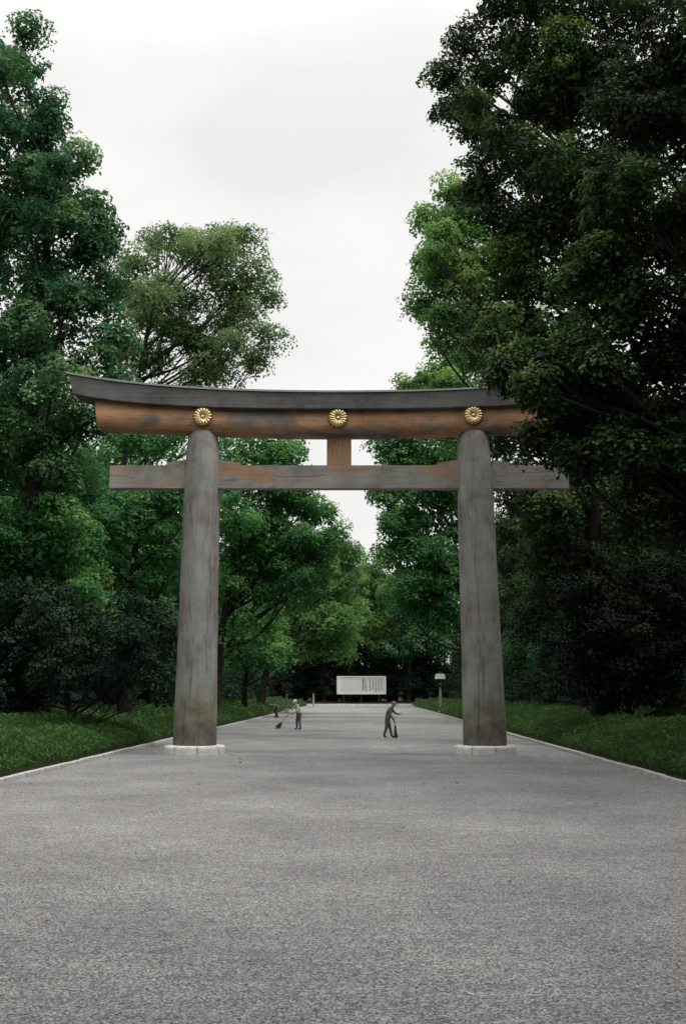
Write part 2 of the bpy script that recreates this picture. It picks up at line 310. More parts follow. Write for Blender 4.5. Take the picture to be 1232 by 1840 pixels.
# kerbs: stone after stone
bm = bmesh.new(); add_box(bm, (0, 0, -.02), (.13, 1.485, .26)); bmesh.ops.bevel(bm, geom=bm.edges[:], offset=.018, segments=1, affect='EDGES')
kme = bpy.data.meshes.new('kerb_stone'); bm.to_mesh(kme); bm.free(); kme.materials.append(M['kerb'])
rk = random.Random(3)
for side, nm in ((-1, 'left'), (1, 'right')):
    k = tag(empty('kerb', (kerb_x(side, 0), 0, 0)), f'line of pale stone kerb along the {nm} bank', None, None, 'structure')
    ang = -math.atan2(kerb_x(side, 100) - kerb_x(side, 0), 100)
    y = -12.0
    while y < YEND:
        o = link(bpy.data.objects.new('kerb_stone', kme), k)
        o.location = (kerb_x(side, y) - kerb_x(side, 0) + rk.uniform(-.008, .008), y, rk.uniform(-.012, .008)); o.rotation_euler = (0, rk.uniform(-.02, .02), ang + rk.uniform(-.004, .004)); y += 1.5
x0, x1 = gnd(553, 1269).x, gnd(766, 1269).x
ew = empty('low_stone_wall', ((x0 + x1) / 2, YEND, 0)); tag(ew, 'low pale stone edging wall across the far end of the avenue', 'wall')
bm = bmesh.new(); add_box(bm, (0, 0, .16), (1.47, .4, .36)); bmesh.ops.bevel(bm, geom=bm.edges[:], offset=.03, segments=1, affect='EDGES')
wme = bpy.data.meshes.new('wall_block'); bm.to_mesh(wme); bm.free(); wme.materials.append(M['granite'])
nb = int((x1 - x0) / 1.5) + 1
for i in range(nb):
    o = link(bpy.data.objects.new('wall_block', wme), ew); o.location = ((i - (nb - 1) / 2) * 1.5, 0, rk.uniform(-.015, .015))

# ------------------------------------------------------------------ torii
TY = 34.0
tor_x = gnd(609, 1352).x * 0 + at(608, 1340, TY).x
torii = empty('torii_gate', (tor_x, TY, 0)); tag(torii, 'huge weathered cypress shrine gate with gold crests spanning the gravel avenue', 'gate')
def T(px, py, dy=0.0):
    """pixel on the gate's plane (dy in front is negative) in the gate's own coordinates"""
    p = at(px, py, TY + dy); return Vector((p.x - tor_x, dy, p.z))
def pillar(xb, xt):
    prof_px = [(1346, 75), (1335, 75), (1270, 73), (1200, 70), (1100, 67), (1000, 64.5), (900, 62), (830, 59), (795, 55), (781, 52), (773, 48), (769, 42)]
    base = T(xb, 1340); top = T(xt, 769)
    pts = []
    for py, w in prof_px:
        t = (1340 - py) / (1340 - 769); px = xb + (xt - xb) * t
        z = T(px, py, -.55).z; pts.append((Vector((T(px, py).x, 0, max(z, .0))), w / 2 * mpp(TY) * (1.0 + .055 * t)))
    pts[0][0].z = 0.12
    org = pts[0][0].copy()
    bm = bmesh.new(); n = 48; rings = []
    for p, r in pts:
        rings.append([bm.verts.new((p.x - org.x + r * math.cos(2 * math.pi * k / n), r * math.sin(2 * math.pi * k / n), p.z)) for k in range(n)])
    for r0, r1 in zip(rings, rings[1:]):
        for k in range(n): bm.faces.new((r0[k], r0[(k + 1) % n], r1[(k + 1) % n], r1[k]))
    bm.faces.new(rings[-1])
    o = bm_obj('pillar', bm, M['pillar'], torii, smooth=True); o.location = (org.x, 0, 0)
    # ring of granite blocks round the foot
    ring = empty('foot_ring', (0, 0, 0)); ring.parent = torii; ring.location = (org.x, 0, 0)
    for k in range(8):
        a0 = 2 * math.pi * k / 8 + .012 + .22; a1 = 2 * math.pi * (k + 1) / 8 - .012 + .22
        prof = [(.70, -.03), (.93, -.03), (.955, .05), (.955, .26), (.94, .31), (.90, .335), (.70, .345)]
        vv = []; ff = []; m_ = 6
        for i in range(m_ + 1):
            a = a0 + (a1 - a0) * i / m_
            vv += [(r * math.cos(a), r * math.sin(a), z) for r, z in prof]
        q = len(prof)
        for i in range(m_):
            for j in range(q):
                ff.append((i * q + j, i * q + (j + 1) % q, (i + 1) * q + (j + 1) % q, (i + 1) * q + j))
        ff += [tuple(range(q))[::-1], tuple(m_ * q + j for j in range(q))]
        bmx = bmesh.new(); bv = [bmx.verts.new(p) for p in vv]
        for fc in ff: bmx.faces.new([bv[i] for i in fc])
        bo = bm_obj('foot_block', bmx, M['granite'], ring); bo.location.z = random.uniform(-.012, .006)
    bm = bmesh.new(); n = 40; rings = []
    for r, z in ((.93, .075), (1.0, .055), (1.12, .022), (1.32, -.004)):
        rings.append([bm.verts.new((r * (1 + .035 * math.sin(3 * k + 9 * r) * (r > 1)) * math.cos(2 * math.pi * k / n), r * (1 + .035 * math.sin(5 * k + r) * (r > 1)) * math.sin(2 * math.pi * k / n), z + (random.uniform(-.012, .012) if z > 0 else 0))) for k in range(n)])
    for r0, r1 in zip(rings, rings[1:]):
        for k in range(n): bm.faces.new((r0[k], r0[(k + 1) % n], r1[(k + 1) % n], r1[k]))
    gh = bm_obj('gravel_heap', bm, M['gravel'], None, smooth=True); gh.location = (tor_x + org.x, TY, 0); tag(gh, 'gravel banked up round a pillar foot of the gate', None, None, 'structure')
    return org.x
PLX = pillar(350, 366); PRX = pillar(871, 849)

def beam(name, mat, xs, ztop, zbot, prof, cut, parent=torii, smooth=True):
    """loft of a cross-section prof [(depth, t from bottom 0 to top 1)] along x; the ends slope by cut"""
    n = len(prof); v = []; f = []
    L = max(abs(x) for x in xs)
    for x, zt, zb in zip(xs, ztop, zbot):
        for d, t in prof:
            sl = cut * (1 - t) * (abs(x) / L) ** 12
            v.append((x - math.copysign(sl, x) if abs(x) > .5 * L else x, d, zb + (zt - zb) * t))
    for i in range(len(xs) - 1):
        for j in range(n): f.append((i * n + j, (i + 1) * n + j, (i + 1) * n + (j + 1) % n, i * n + (j + 1) % n))
    f += [tuple(range(n)), tuple((len(xs) - 1) * n + j for j in range(n))[::-1]]
    bm = bmesh.new(); bv = [bm.verts.new(p) for p in v]
    for fc in f: bm.faces.new([bv[i] for i in fc])
    o = bm_obj(name, bm, mat, parent)
    if smooth:
        o.data.polygons.foreach_set('use_smooth', [True] * len(o.data.polygons)); o.data.set_sharp_from_angle(angle=R(38))
    return o
def interp(tab, x): return float(np.interp(abs(x), [a for a, _ in tab], [b for _, b in tab]))
HALF = -T(132, 672).x
xs = [HALF * math.sin(t) if False else HALF * t for t in np.linspace(-1, 1, 81)]
def col(px, py): return (-T(px, py).x, T(px, py, -.62).z)
kt = sorted([col(134, 670), col(191, 680), col(282, 691), col(373, 698), col(486, 702), col(608, 704)])
kb = sorted([col(134, 706), col(204, 717), col(282, 724), col(373, 729), col(509, 732), col(608, 733)])
def smooth_tab(tab):
    c = np.polyfit([a for a, _ in tab] + [-a for a, _ in tab], [b for _, b in tab] * 2, 4); return lambda x: float(np.polyval(c, x))
fkt, fkb = smooth_tab(kt), smooth_tab(kb)
kz_t = [fkt(x) for x in xs]; kz_b = [fkb(x) for x in xs]
kas_prof = [(-.56, 0), (.56, 0), (.64, .9), (.60, .92), (-.60, .92), (-.64, .9)]
beam('top_lintel', M['kasagi'], xs, kz_t, kz_b, kas_prof, .17)
cap_prof = [(-.69, 0), (.69, 0), (.69, .3), (.05, 1), (-.05, 1), (-.69, .3)]
beam('copper_ridge', M['copper'], [x * 1.012 for x in xs], [z + .17 for z in kz_t], [z - .035 for z in kz_t], cap_prof, .03)
st = sorted([col(178, 712), col(327, 722), col(608, 729)]); sb = sorted([col(182, 766), col(327, 773), col(486, 777), col(608, 780)])
SH = -T(174, 740).x
xs2 = [SH * t for t in np.linspace(-1, 1, 61)]
fsb = smooth_tab(sb)
sz_b = [fsb(x) for x in xs2]; sz_t = [fkb(x) - .004 for x in xs2]
sh_prof = [(-.20, 0), (.20, 0), (.36, .06), (.44, .2), (.46, .45), (.43, .7), (.36, .88), (.33, 1), (-.33, 1), (-.36, .88), (-.43, .7), (-.46, .45), (-.44, .2), (-.36, .06)]
beam('lower_lintel', M['lintel'], xs2, sz_t, sz_b, sh_prof, .16)
# tie beam and wedges
nx0, nx1 = T(197, 857, -.2).x, T(1021, 857, -.2).x
nzt, nzb = T(608, 836, -.2).z, T(608, 877, -.2).z
bm = bmesh.new(); add_box(bm, ((nx0 + nx1) / 2, 0, (nzt + nzb) / 2), (nx1 - nx0, .40, nzt - nzb)); bm_obj('tie_beam', bm, M['nuki'], torii, bevel=.02)
for pa, pb in ((301, 334), (394, 432), (786, 824), (883, 914)):
    xa, xb = T(pa, 830).x, T(pb, 830).x; out_low = pa in (301, 786)
    za = .10 if out_low else .20; zb_ = .20 if out_low else .10
    bm = bmesh.new(); vv = [bm.verts.new(p) for p in ((xa, -.14, nzt - .01), (xb, -.14, nzt - .01), (xb, .14, nzt - .01), (xa, .14, nzt - .01), (xa, -.14, nzt + za), (xb, -.14, nzt + zb_), (xb, .14, nzt + zb_), (xa, .14, nzt + za))]
    for fc in ((3, 2, 1, 0), (4, 5, 6, 7), (0, 1, 5, 4), (1, 2, 6, 5), (2, 3, 7, 6), (3, 0, 4, 7)): bm.faces.new([vv[i] for i in fc])
    bm_obj('wedge', bm, M['nuki'], torii, bevel=.012)
gx0, gx1 = T(587, 800, -.2).x, T(631, 800, -.2).x
bm = bmesh.new(); add_box(bm, (0, 0, 0), (gx1 - gx0, .36, fsb(0) - nzt + .12)); g_o = bm_obj('centre_strut', bm, M['strut'], torii, bevel=.03); g_o.location = ((gx0 + gx1) / 2, 0, (fsb(0) + nzt) / 2 + .05)
# gilt chrysanthemum crests of sixteen petals
CR = 0.30
def petal_mesh():
    L = CR; w = CR * math.sin(math.pi / 16) * .95
    outline = [(.22 * L, -.26 * w), (.5 * L, -.56 * w), (.8 * L, -.92 * w), (.93 * L, -.75 * w), (.99 * L, -.32 * w), (1.0 * L, 0), (.99 * L, .32 * w), (.93 * L, .75 * w), (.8 * L, .92 * w), (.5 * L, .56 * w), (.22 * L, .26 * w)]
    v = []; n = len(outline)
    for r_, y_ in outline: v.append((r_, 0.0, y_))
    cx_ = .68 * L
    for r_, y_ in outline: v.append((cx_ + (r_ - cx_) * .82, -.035, y_ * .72))
    v.append((cx_, -.05, 0))
    f = [(i, (i + 1) % n, n + (i + 1) % n, n + i) for i in range(n)] + [(n + i, n + (i + 1) % n, 2 * n) for i in range(n)]
    me = bpy.data.meshes.new('petal'); me.from_pydata(v, [], f); me.materials.append(M['gold'])
    me.polygons.foreach_set('use_smooth', [True] * len(me.polygons)); return me
PM = petal_mesh()
for px, py in ((364, 749), (607, 751.5), (850, 746.5)):
    p = T(px, py, -.50)
    bm = bmesh.new(); nseg = 40
    for r_ in (0,):
        ring0 = [bm.verts.new((CR * 1.06 * math.cos(2 * math.pi * k / nseg), .10, CR * 1.06 * math.sin(2 * math.pi * k / nseg))) for k in range(nseg)]
        ring1 = [bm.verts.new((CR * 1.06 * math.cos(2 * math.pi * k / nseg), -.015, CR * 1.06 * math.sin(2 * math.pi * k / nseg))) for k in range(nseg)]
        ring2 = [bm.verts.new((CR * .99 * math.cos(2 * math.pi * k / nseg), -.02, CR * .99 * math.sin(2 * math.pi * k / nseg))) for k in range(nseg)]
    for a_, b_ in ((ring0, ring1), (ring1, ring2)):
        for k in range(nseg): bm.faces.new((a_[k], a_[(k + 1) % nseg], b_[(k + 1) % nseg], b_[k]))
    bm.faces.new(ring2); bm.faces.new(ring0)
    e = bm_obj('crest', bm, M['golddark'], torii); e.location = p; e['label'] = 'round gilt chrysanthemum crest of sixteen petals'
    for k in range(16):
        o = link(bpy.data.objects.new('petal', PM), e); o.location = (0, -.018, 0); o.rotation_euler = (0, 2 * math.pi * (k + .5) / 16, 0)
    bm = bmesh.new(); bmesh.ops.create_uvsphere(bm, u_segments=16, v_segments=8, radius=CR * .2, matrix=Matrix.Translation((0, -.03, 0)) @ Matrix.Diagonal((1, .6, 1, 1)))
    bm_obj('crest_boss', bm, M['gold'], e, smooth=True)

# ------------------------------------------------------------------ foliage machinery
def leaf_cloud(name, lobes, rng, leaf, rc, kd, per, mat, parent=None, flat=.72, bottom=-.55, aspect=.6, spread=1.0, inner_k=2.2):
    """lobes: (centre xyz, radius). clumps of leaves set over each lobe, leaves spread through each clump"""
    cs = []; rr = []; tn = []; rc = rc * 1.32
    for c, Rl in lobes:
        n = max(6, int(1.3 * kd * (Rl / rc) ** 2))
        u = rng.normal(size=(n, 3)); u /= np.linalg.norm(u, axis=1)[:, None]
        u[:, 2] = np.where(u[:, 2] < bottom, -u[:, 2], u[:, 2])
        d = np.where(rng.random(n) < .78, rng.uniform(.68, 1.06, n), rng.uniform(.15, .7, n)) * Rl
        cs.append(np.array(c)[None] + u * d[:, None] * np.array([1, 1, .88])); rr.append(rc * rng.uniform(.55, 1.25, n)); tn.append(np.full(n, rng.normal(0, .11)) + rng.normal(0, .17, n))
    cs = np.concatenate(cs); rr = np.concatenate(rr); tn = np.concatenate(tn)
    inner = [] if inner_k <= 0 else [np.array(c)[None] + (lambda q: q / np.linalg.norm(q, axis=1)[:, None])(rng.normal(size=(max(6, int(inner_k * Rl * Rl / leaf ** 2)), 3))) * (Rl * .86 * rng.random(max(6, int(inner_k * Rl * Rl / leaf ** 2))) ** .45)[:, None] for c, Rl in lobes]
    m = np.maximum(6, (3.0 * per * (rr / rc) ** 2).astype(int)); idx = np.repeat(np.arange(len(cs)), m); K = len(idx)
    u = rng.normal(size=(K, 3)); u /= np.linalg.norm(u, axis=1)[:, None]
    u[:, 2] = np.where(rng.random(K) < .62, np.abs(u[:, 2]), u[:, 2])
    d = rr[idx] * (.42 + .58 * np.sqrt(rng.random(K))) * spread * (1 + .22 * np.sin(5 * u[:, 0] + idx) * np.sin(4 * u[:, 1] + 2 * idx))
    # each clump tilts its own way and hangs at its rim
    tilt = rng.normal(0, .28, (len(cs), 2))
    off = u * d[:, None] * np.array([1, 1, flat]); off[:, 2] += (off[:, :2] * tilt[idx]).sum(1) - .22 * (off[:, :2] ** 2).sum(1) / np.maximum(rr[idx], .05)
    P = cs[idx] + off; big = np.ones(K)
    if inner:                                                  # larger, sparser leaves fill the inside of the crown
        PI_ = np.concatenate(inner); K2 = len(PI_); u2 = rng.normal(size=(K2, 3)); u2 /= np.linalg.norm(u2, axis=1)[:, None]
        P = np.concatenate([P, PI_]); u = np.concatenate([u, u2]); big = np.concatenate([big, np.full(K2, 2.0)]); tone0 = np.concatenate([tn[idx], rng.normal(0, .1, K2)]); K = K + K2
    else: tone0 = tn[idx]
    nrm = u * .75 + np.array([0, 0, .42]) + rng.normal(0, .36, (K, 3)); nrm /= np.linalg.norm(nrm, axis=1)[:, None]
    a = np.cross(nrm, rng.normal(size=(K, 3))); a /= np.linalg.norm(a, axis=1)[:, None] + 1e-9
    a[:, 2] -= .25; a /= np.linalg.norm(a, axis=1)[:, None]
    b = np.cross(nrm, a); b /= np.linalg.norm(b, axis=1)[:, None] + 1e-9
    Lf = (leaf * big * rng.uniform(.65, 1.25, K))[:, None]; Wf = Lf * aspect
    V = np.empty((K, 4, 3)); V[:, 0] = P - a * Lf * .5; V[:, 1] = P + b * Wf * .5 + nrm * Lf * .10; V[:, 2] = P + a * Lf * .5; V[:, 3] = P - b * Wf * .5 + nrm * Lf * .10
    tone = np.clip(.34 + tone0 + rng.normal(0, .11, K) + .10 * u[:, 2], 0, 1)  # upward leaves toned lighter: lit clump tops put into the colour
    me = quads_mesh(name, V.reshape(-1, 3), np.repeat(tone, 4), mat)
    return link(bpy.data.objects.new(name, me), parent), cs
def quads_mesh(name, V, tone, mat):
    me = bpy.data.meshes.new(name); nv = len(V); nf = nv // 4
    me.vertices.add(nv); me.vertices.foreach_set('co', V.astype(np.float32).ravel())
    me.loops.add(nv); me.loops.foreach_set('vertex_index', np.arange(nv, dtype=np.int32))
    me.polygons.add(nf); me.polygons.foreach_set('loop_start', np.arange(0, nv, 4, dtype=np.int32)); me.polygons.foreach_set('loop_total', np.full(nf, 4, np.int32))
    at_ = me.attributes.new('tone', 'FLOAT', 'POINT'); at_.data.foreach_set('value', tone.astype(np.float32))
    me.materials.append(mat); me.update(calc_edges=True); return me
class Tubes:
    def __init__(s): s.v = []; s.f = []
    def add(s, pts, rad, n=7):
        base = len(s.v); pts = [Vector(p) for p in pts]
        for i, p in enumerate(pts):
            d = (pts[min(i + 1, len(pts) - 1)] - pts[max(i - 1, 0)]).normalized()
            a = (Vector((1, 0, 0)) - d * d.x).normalized() if abs(d.x) < .9 else (Vector((0, 1, 0)) - d * d.y).normalized(); b = d.cross(a)
            for k in range(n): s.v.append(p + (a * math.cos(2 * math.pi * k / n) + b * math.sin(2 * math.pi * k / n)) * rad[i])
        for i in range(len(pts) - 1):
            for k in range(n): s.f.append((base + i * n + k, base + i * n + (k + 1) % n, base + (i + 1) * n + (k + 1) % n, base + (i + 1) * n + k))
    def build(s, name, mat, parent): return mesh_obj(name, s.v, s.f, mat, parent, smooth=True)
def curve(p0, p1, bend, rng, n=6):
    p0, p1 = Vector(p0), Vector(p1); L = (p1 - p0).length; out = []
    j = Vector(rng.normal(0, .06 * L, 3))
    for i in range(n + 1):
        t = i / n; p = p0.lerp(p1, t); p = p + j * math.sin(math.pi * t); p.z += bend * L * math.sin(math.pi * t) * .5; out.append(p)
    return out
def skeleton(root, lobes, clumps, rng, rt, top, bark, twigs=5, lean=(0, 0), zmin=2.5, flare=1.3):
    tb = Tubes(); H = top
    tp = []
    for i in range(9):
        t = i / 8; tp.append(Vector((lean[0] * t ** 1.5 + .12 * math.sin(t * 5 + rt * 9), lean[1] * t ** 1.5 + .12 * math.cos(t * 4), -.5 + (H + .5) * t)))
    tr = [rt * (flare if i == 0 else 1.15 if i == 1 else 1.0) * (1 - .86 * (i / 8)) + .02 for i in range(9)]
    tb.add(tp, tr, 10)
    for c, Rl in lobes:
        c = Vector(c); hd = math.hypot(c.x, c.y)
        z0 = max(zmin, min(H * .92, c.z - .55 * hd - rng.uniform(.2, 1.2)))
        t = (z0 + .5) / (H + .5); i = min(7, int(t * 8)); p0 = tp[i].lerp(tp[i + 1], t * 8 - i)
        r0 = max(.03, min(rt * .36, .014 * (c - p0).length + .025))
        pts = curve(p0, c, -.12 + .1 * rng.random(), rng); tb.add(pts, [r0 * (1 - .75 * k / 6) for k in range(7)], 6)
        dist = np.linalg.norm(clumps - np.array(c)[None], axis=1); near = np.where(dist < Rl * 1.1)[0]
        for q in rng.permutation(near)[:twigs]:
            st_ = pts[int(rng.integers(3, 7))]; tb.add(curve(st_, clumps[q], .1, rng, 3), [r0 * .32, r0 * .24, r0 * .17, r0 * .08], 4)
    return tb.build('trunk', bark, root)
TREES = []
ORD = 'first second third fourth fifth sixth seventh eighth ninth tenth eleventh twelfth thirteenth fourteenth fifteenth sixteenth seventeenth eighteenth nineteenth twentieth'.split()
def ordinal(i): return ORD[i] if i < 20 else ('thirtieth fortieth fiftieth sixtieth'.split()[i // 10 - 2] if i % 10 == 9 else 'twenty thirty forty fifty sixty'.split()[(i // 10) - 2 + 0] + '-' + ORD[i % 10]) if i >= 20 else ''
class Counter:
    def __init__(s): s.n = 0; s.m = 0
    def say(s, y):
        if y > TY: s.n += 1; return ordinal(s.n - 1), 'beyond the gate'
        s.m += 1; return ordinal(s.m - 1), 'before the gate'
def px_tree(name, label, base_px, Y, lobes_px, seed, mat, leaf=.17, rc=.55, kd=2.6, per=70, fill=10, rt=.38, bark=None, cat='tree', group=None, depth=1.0, twigs=4, xbase=None, spread=1.0, fillshrink=.85, depth_front=1.0, zlow=2.5):
    rng = np.random.default_rng(seed); s = mpp(Y)
    X = at(base_px, 1300, Y).x if xbase is None else xbase
    if Y < YEND: X = max(X, kerb_x(1, Y) + 1.7) if X > 0 else min(X, kerb_x(-1, Y) - 1.7)      # every trunk stands behind the kerb
    root = empty(name, (X, Y, 0)); tag(root, label, cat, group)
    lobes = []; ws = []
    for l in lobes_px:
        dY = l[3] if len(l) > 3 else rng.uniform(-.5, .5) * depth
        p = at(l[0], l[1], Y + dY); lobes.append(((p.x - X, p.y - Y, p.z), l[2] * s * (1 + dY / Y)))
    sp = max(1.5, (max(l[0] for l in lobes_px) - min(l[0] for l in lobes_px)) * s * .5) * depth
    for i in range(fill):                                     # the rest of the crown, in front of and behind those
        a_, b_ = rng.choice(len(lobes_px), 2, replace=False); t = rng.uniform(.25, .75)
        la, lb = lobes_px[a_], lobes_px[b_]; px = la[0] * (1 - t) + lb[0] * t; py = la[1] * (1 - t) + lb[1] * t; r_ = min(la[2], lb[2]) * fillshrink
        dY = rng.uniform(-1 * depth_front, 1.2) * sp
        p = at(px, py, Y + dY); lobes.append(((p.x - X, p.y - Y, p.z), r_ * s * (1 + dY / Y)))
    o, cs = leaf_cloud('crown', lobes, rng, leaf, rc, kd, per, mat, root, spread=spread); o['kind'] = 'stuff'
    top = max(c[2] for c, _ in lobes) * .86
    zc = np.mean([c[0] for c, _ in lobes]), np.mean([c[1] for c, _ in lobes])
    skeleton(root, lobes, cs, rng, rt, top, bark or M['bark'], twigs, (zc[0] * .5, zc[1] * .5), zmin=zlow)
    return root

tag(link(bpy.data.objects.new('fallen_leaves', quads_mesh('fallen_leaves', *_litter))), 'scattered brown fallen leaves on the gravel avenue', 'leaves', None, 'stuff')
# ---- the trees whose outlines show
px_tree('camphor_tree', 'tall teal green evergreen tree behind the curved left end of the gate', 40, 43,
    [(-5, 105, 50), (48, 128, 38), (96, 205, 38), (28, 235, 55), (142, 300, 38), (75, 330, 62), (172, 375, 45), (120, 430, 70), (15, 420, 80), (168, 480, 50), (60, 540, 85), (150, 575, 58), (0, 640, 80), (110, 660, 58), (-70, 300, 90), (-80, 500, 100), (60, 750, 75), (-40, 780, 80), (190, 530, 42), (205, 605, 40), (195, 440, 34), (215, 700, 40), (60, 280, 50), (30, 350, 60), (110, 380, 50), (85, 690, 46, -1.6), (60, 790, 52, -1.6), (115, 860, 44, -1.6), (40, 600, 46, -1.5), (150, 760, 36, -1.2), (185, 670, 45), (40, 60, 26), (10, 170, 50)],
    11, M['leaf_teal'], .19, .60, 2.7, 74, 14, .5)
px_tree('zelkova_tree', 'airy light green tree with fine spreading branches above the left lintel', 175, 58,
    [(262, 478, 36), (300, 432, 30), (345, 452, 46), (400, 425, 32), (440, 432, 34), (300, 530, 42), (385, 505, 52), (455, 500, 40), (487, 545, 24), (425, 580, 45), (478, 610, 28), (350, 610, 36), (245, 570, 42), (455, 655, 34), (270, 650, 40), (370, 680, 44), (220, 640, 40), (310, 740, 50), (400, 745, 45), (230, 470, 30), (225, 530, 38), (330, 560, 40), (420, 530, 40), (390, 640, 40), (300, 590, 36)],
    12, M['leaf_light'], .18, .55, 2.7, 60, 14, .26, twigs=12, spread=1.2)
px_tree('bright_tree', 'yellow green broadleaf tree beside the left end of the tie beam', 15, 43,
    [(20, 830, 75), (105, 790, 55), (70, 930, 75), (10, 1000, 80), (120, 985, 55), (150, 860, 40), (60, 1080, 75), (150, 1080, 50), (-60, 900, 90), (0, 1150, 70)],
    13, M['leaf_mid'], .17, .52, 2.5, 66, 8, .34)
px_tree('broadleaf_tree', 'bushy mid green tree seen between the left pillar and tie beam end', 225, 52,
    [(235, 800, 45), (290, 810, 40), (225, 930, 55), (290, 930, 55), (250, 1010, 60), (305, 1030, 45), (200, 1070, 55), (290, 1100, 55), (240, 1160, 45), (170, 1000, 50), (350, 880, 50)],
    14, M['leaf_mid'], .19, .60, 2.5, 66, 8, .36)
px_tree('broadleaf_tree', 'tall dense tree just right of the left pillar, rising past the tie beam', 385, 74,
    [(425, 815, 42), (480, 812, 40), (528, 820, 28), (445, 900, 55), (515, 905, 50), (560, 915, 36), (590, 925, 20), (470, 985, 62), (540, 990, 52), (410, 985, 50), (420, 1070, 55), (500, 1060, 58), (575, 1010, 36), (440, 1140, 45), (595, 965, 18), (400, 860, 45), (500, 860, 45), (460, 1020, 50), (540, 1060, 45), (480, 930, 45)],
    15, M['leaf_mid'], .25, .75, 2.7, 66, 14, .36)
px_tree('broadleaf_tree', 'rounded bright green tree leaning over the avenue beyond the left pillar', 470, 102,
    [(600, 1010, 34), (628, 1000, 26), (565, 1060, 42), (615, 1060, 40), (535, 1110, 45), (590, 1120, 46), (640, 1095, 26), (555, 1165, 40), (500, 1150, 42), (610, 1165, 34)],
    16, M['leaf_pale'], .28, .85, 2.6, 66, 8, .40)
px_tree('broadleaf_tree', 'low bushy tree over the left lamp post', 450, 88,
    [(440, 1140, 36), (480, 1120, 34), (420, 1180, 34), (465, 1180, 34), (510, 1190, 28)],
    17, M['leaf_mid'], .25, .75, 2.6, 62, 6, .26)
px_tree('broadleaf_tree', 'round topped tree rising straight above the white board', 655, YEND + 9,
    [(655, 1020, 26), (690, 1010, 30), (640, 1060, 34), (680, 1070, 40), (720, 1060, 38), (650, 1110, 38), (700, 1130, 42), (660, 1165, 32)],
    18, M['leaf_pale'], .36, 1.1, 2.6, 60, 8, .45)
px_tree('broadleaf_tree', 'dark leafy tree behind the far edging wall, right of the white board', 735, YEND + 5,
    [(740, 1050, 40), (770, 1090, 38), (730, 1110, 36), (760, 1150, 38), (720, 1165, 30), (790, 1170, 30)],
    19, M['leaf_teal'], .36, 1.1, 2.6, 60, 6, .45)
px_tree('broadleaf_tree', 'dark leafy tree behind the far edging wall, left of the white board', 585, YEND + 6,
    [(580, 1060, 40), (545, 1100, 40), (590, 1130, 40), (550, 1165, 36), (620, 1150, 34), (510, 1130, 40)],
    20, M['leaf_teal'], .36, 1.1, 2.6, 60, 6, .45)
px_tree('broadleaf_tree', 'layered green tree framed between the centre strut and right pillar', 850, 84,
    [(690, 815, 36), (676, 890, 20), (735, 800, 40), (790, 800, 45), (700, 900, 34), (740, 880, 45), (795, 885, 50), (715, 940, 28), (770, 960, 50), (705, 1000, 30), (745, 1030, 48), (800, 1030, 50), (760, 1095, 45), (800, 1120, 40), (820, 950, 45), (720, 1085, 34), (760, 850, 40), (800, 840, 40), (735, 940, 40), (790, 1060, 45), (820, 880, 40)],
    21, M['leaf_mid'], .27, .80, 2.7, 64, 14, .36)
px_tree('broadleaf_tree', 'small crowned tree peeping over the right half of the top lintel', 850, 68,
    [(728, 706, 22), (770, 690, 34), (812, 668, 40), (848, 635, 40), (790, 740, 40), (850, 730, 50), (860, 590, 36), (830, 800, 40)],
    22, M['leaf_pale'], .24, .72, 2.6, 66, 8, .40)
px_tree('broadleaf_tree', 'pale edged tree standing behind the right lintel against the sky', 1065, 54,
    [(800, 350, 30), (765, 405, 26), (805, 420, 50), (775, 505, 34), (755, 560, 26), (790, 565, 44), (800, 490, 45), (790, 625, 26), (850, 380, 60), (860, 500, 70), (850, 600, 50), (920, 450, 80), (920, 600, 70), (900, 700, 60)],
    23, M['leaf_pale'], .20, .62, 2.7, 66, 10, .42)
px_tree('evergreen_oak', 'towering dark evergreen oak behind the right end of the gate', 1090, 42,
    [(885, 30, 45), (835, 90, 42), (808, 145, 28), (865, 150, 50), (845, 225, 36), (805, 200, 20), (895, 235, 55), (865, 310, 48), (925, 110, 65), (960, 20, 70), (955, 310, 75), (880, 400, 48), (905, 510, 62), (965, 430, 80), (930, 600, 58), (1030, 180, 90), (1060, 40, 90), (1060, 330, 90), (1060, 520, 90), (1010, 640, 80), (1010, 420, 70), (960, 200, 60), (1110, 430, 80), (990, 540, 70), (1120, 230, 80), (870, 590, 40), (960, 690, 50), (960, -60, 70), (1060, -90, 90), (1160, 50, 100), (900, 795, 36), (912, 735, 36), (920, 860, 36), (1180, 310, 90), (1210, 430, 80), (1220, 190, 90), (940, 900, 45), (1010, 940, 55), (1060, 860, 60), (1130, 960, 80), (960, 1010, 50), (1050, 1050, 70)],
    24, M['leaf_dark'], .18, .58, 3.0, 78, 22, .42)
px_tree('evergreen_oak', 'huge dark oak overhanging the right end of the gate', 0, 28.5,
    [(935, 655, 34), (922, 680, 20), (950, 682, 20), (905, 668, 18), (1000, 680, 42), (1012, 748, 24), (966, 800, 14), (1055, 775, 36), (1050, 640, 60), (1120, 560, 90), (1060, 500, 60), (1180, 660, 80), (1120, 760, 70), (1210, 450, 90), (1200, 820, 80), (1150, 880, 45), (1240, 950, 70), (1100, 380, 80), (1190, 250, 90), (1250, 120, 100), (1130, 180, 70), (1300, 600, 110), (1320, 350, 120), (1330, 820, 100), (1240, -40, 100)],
    25, M['leaf_dark'], .16, .50, 3.0, 70, 26, .42, xbase=12.6, depth=.55, zlow=6.5, twigs=2)

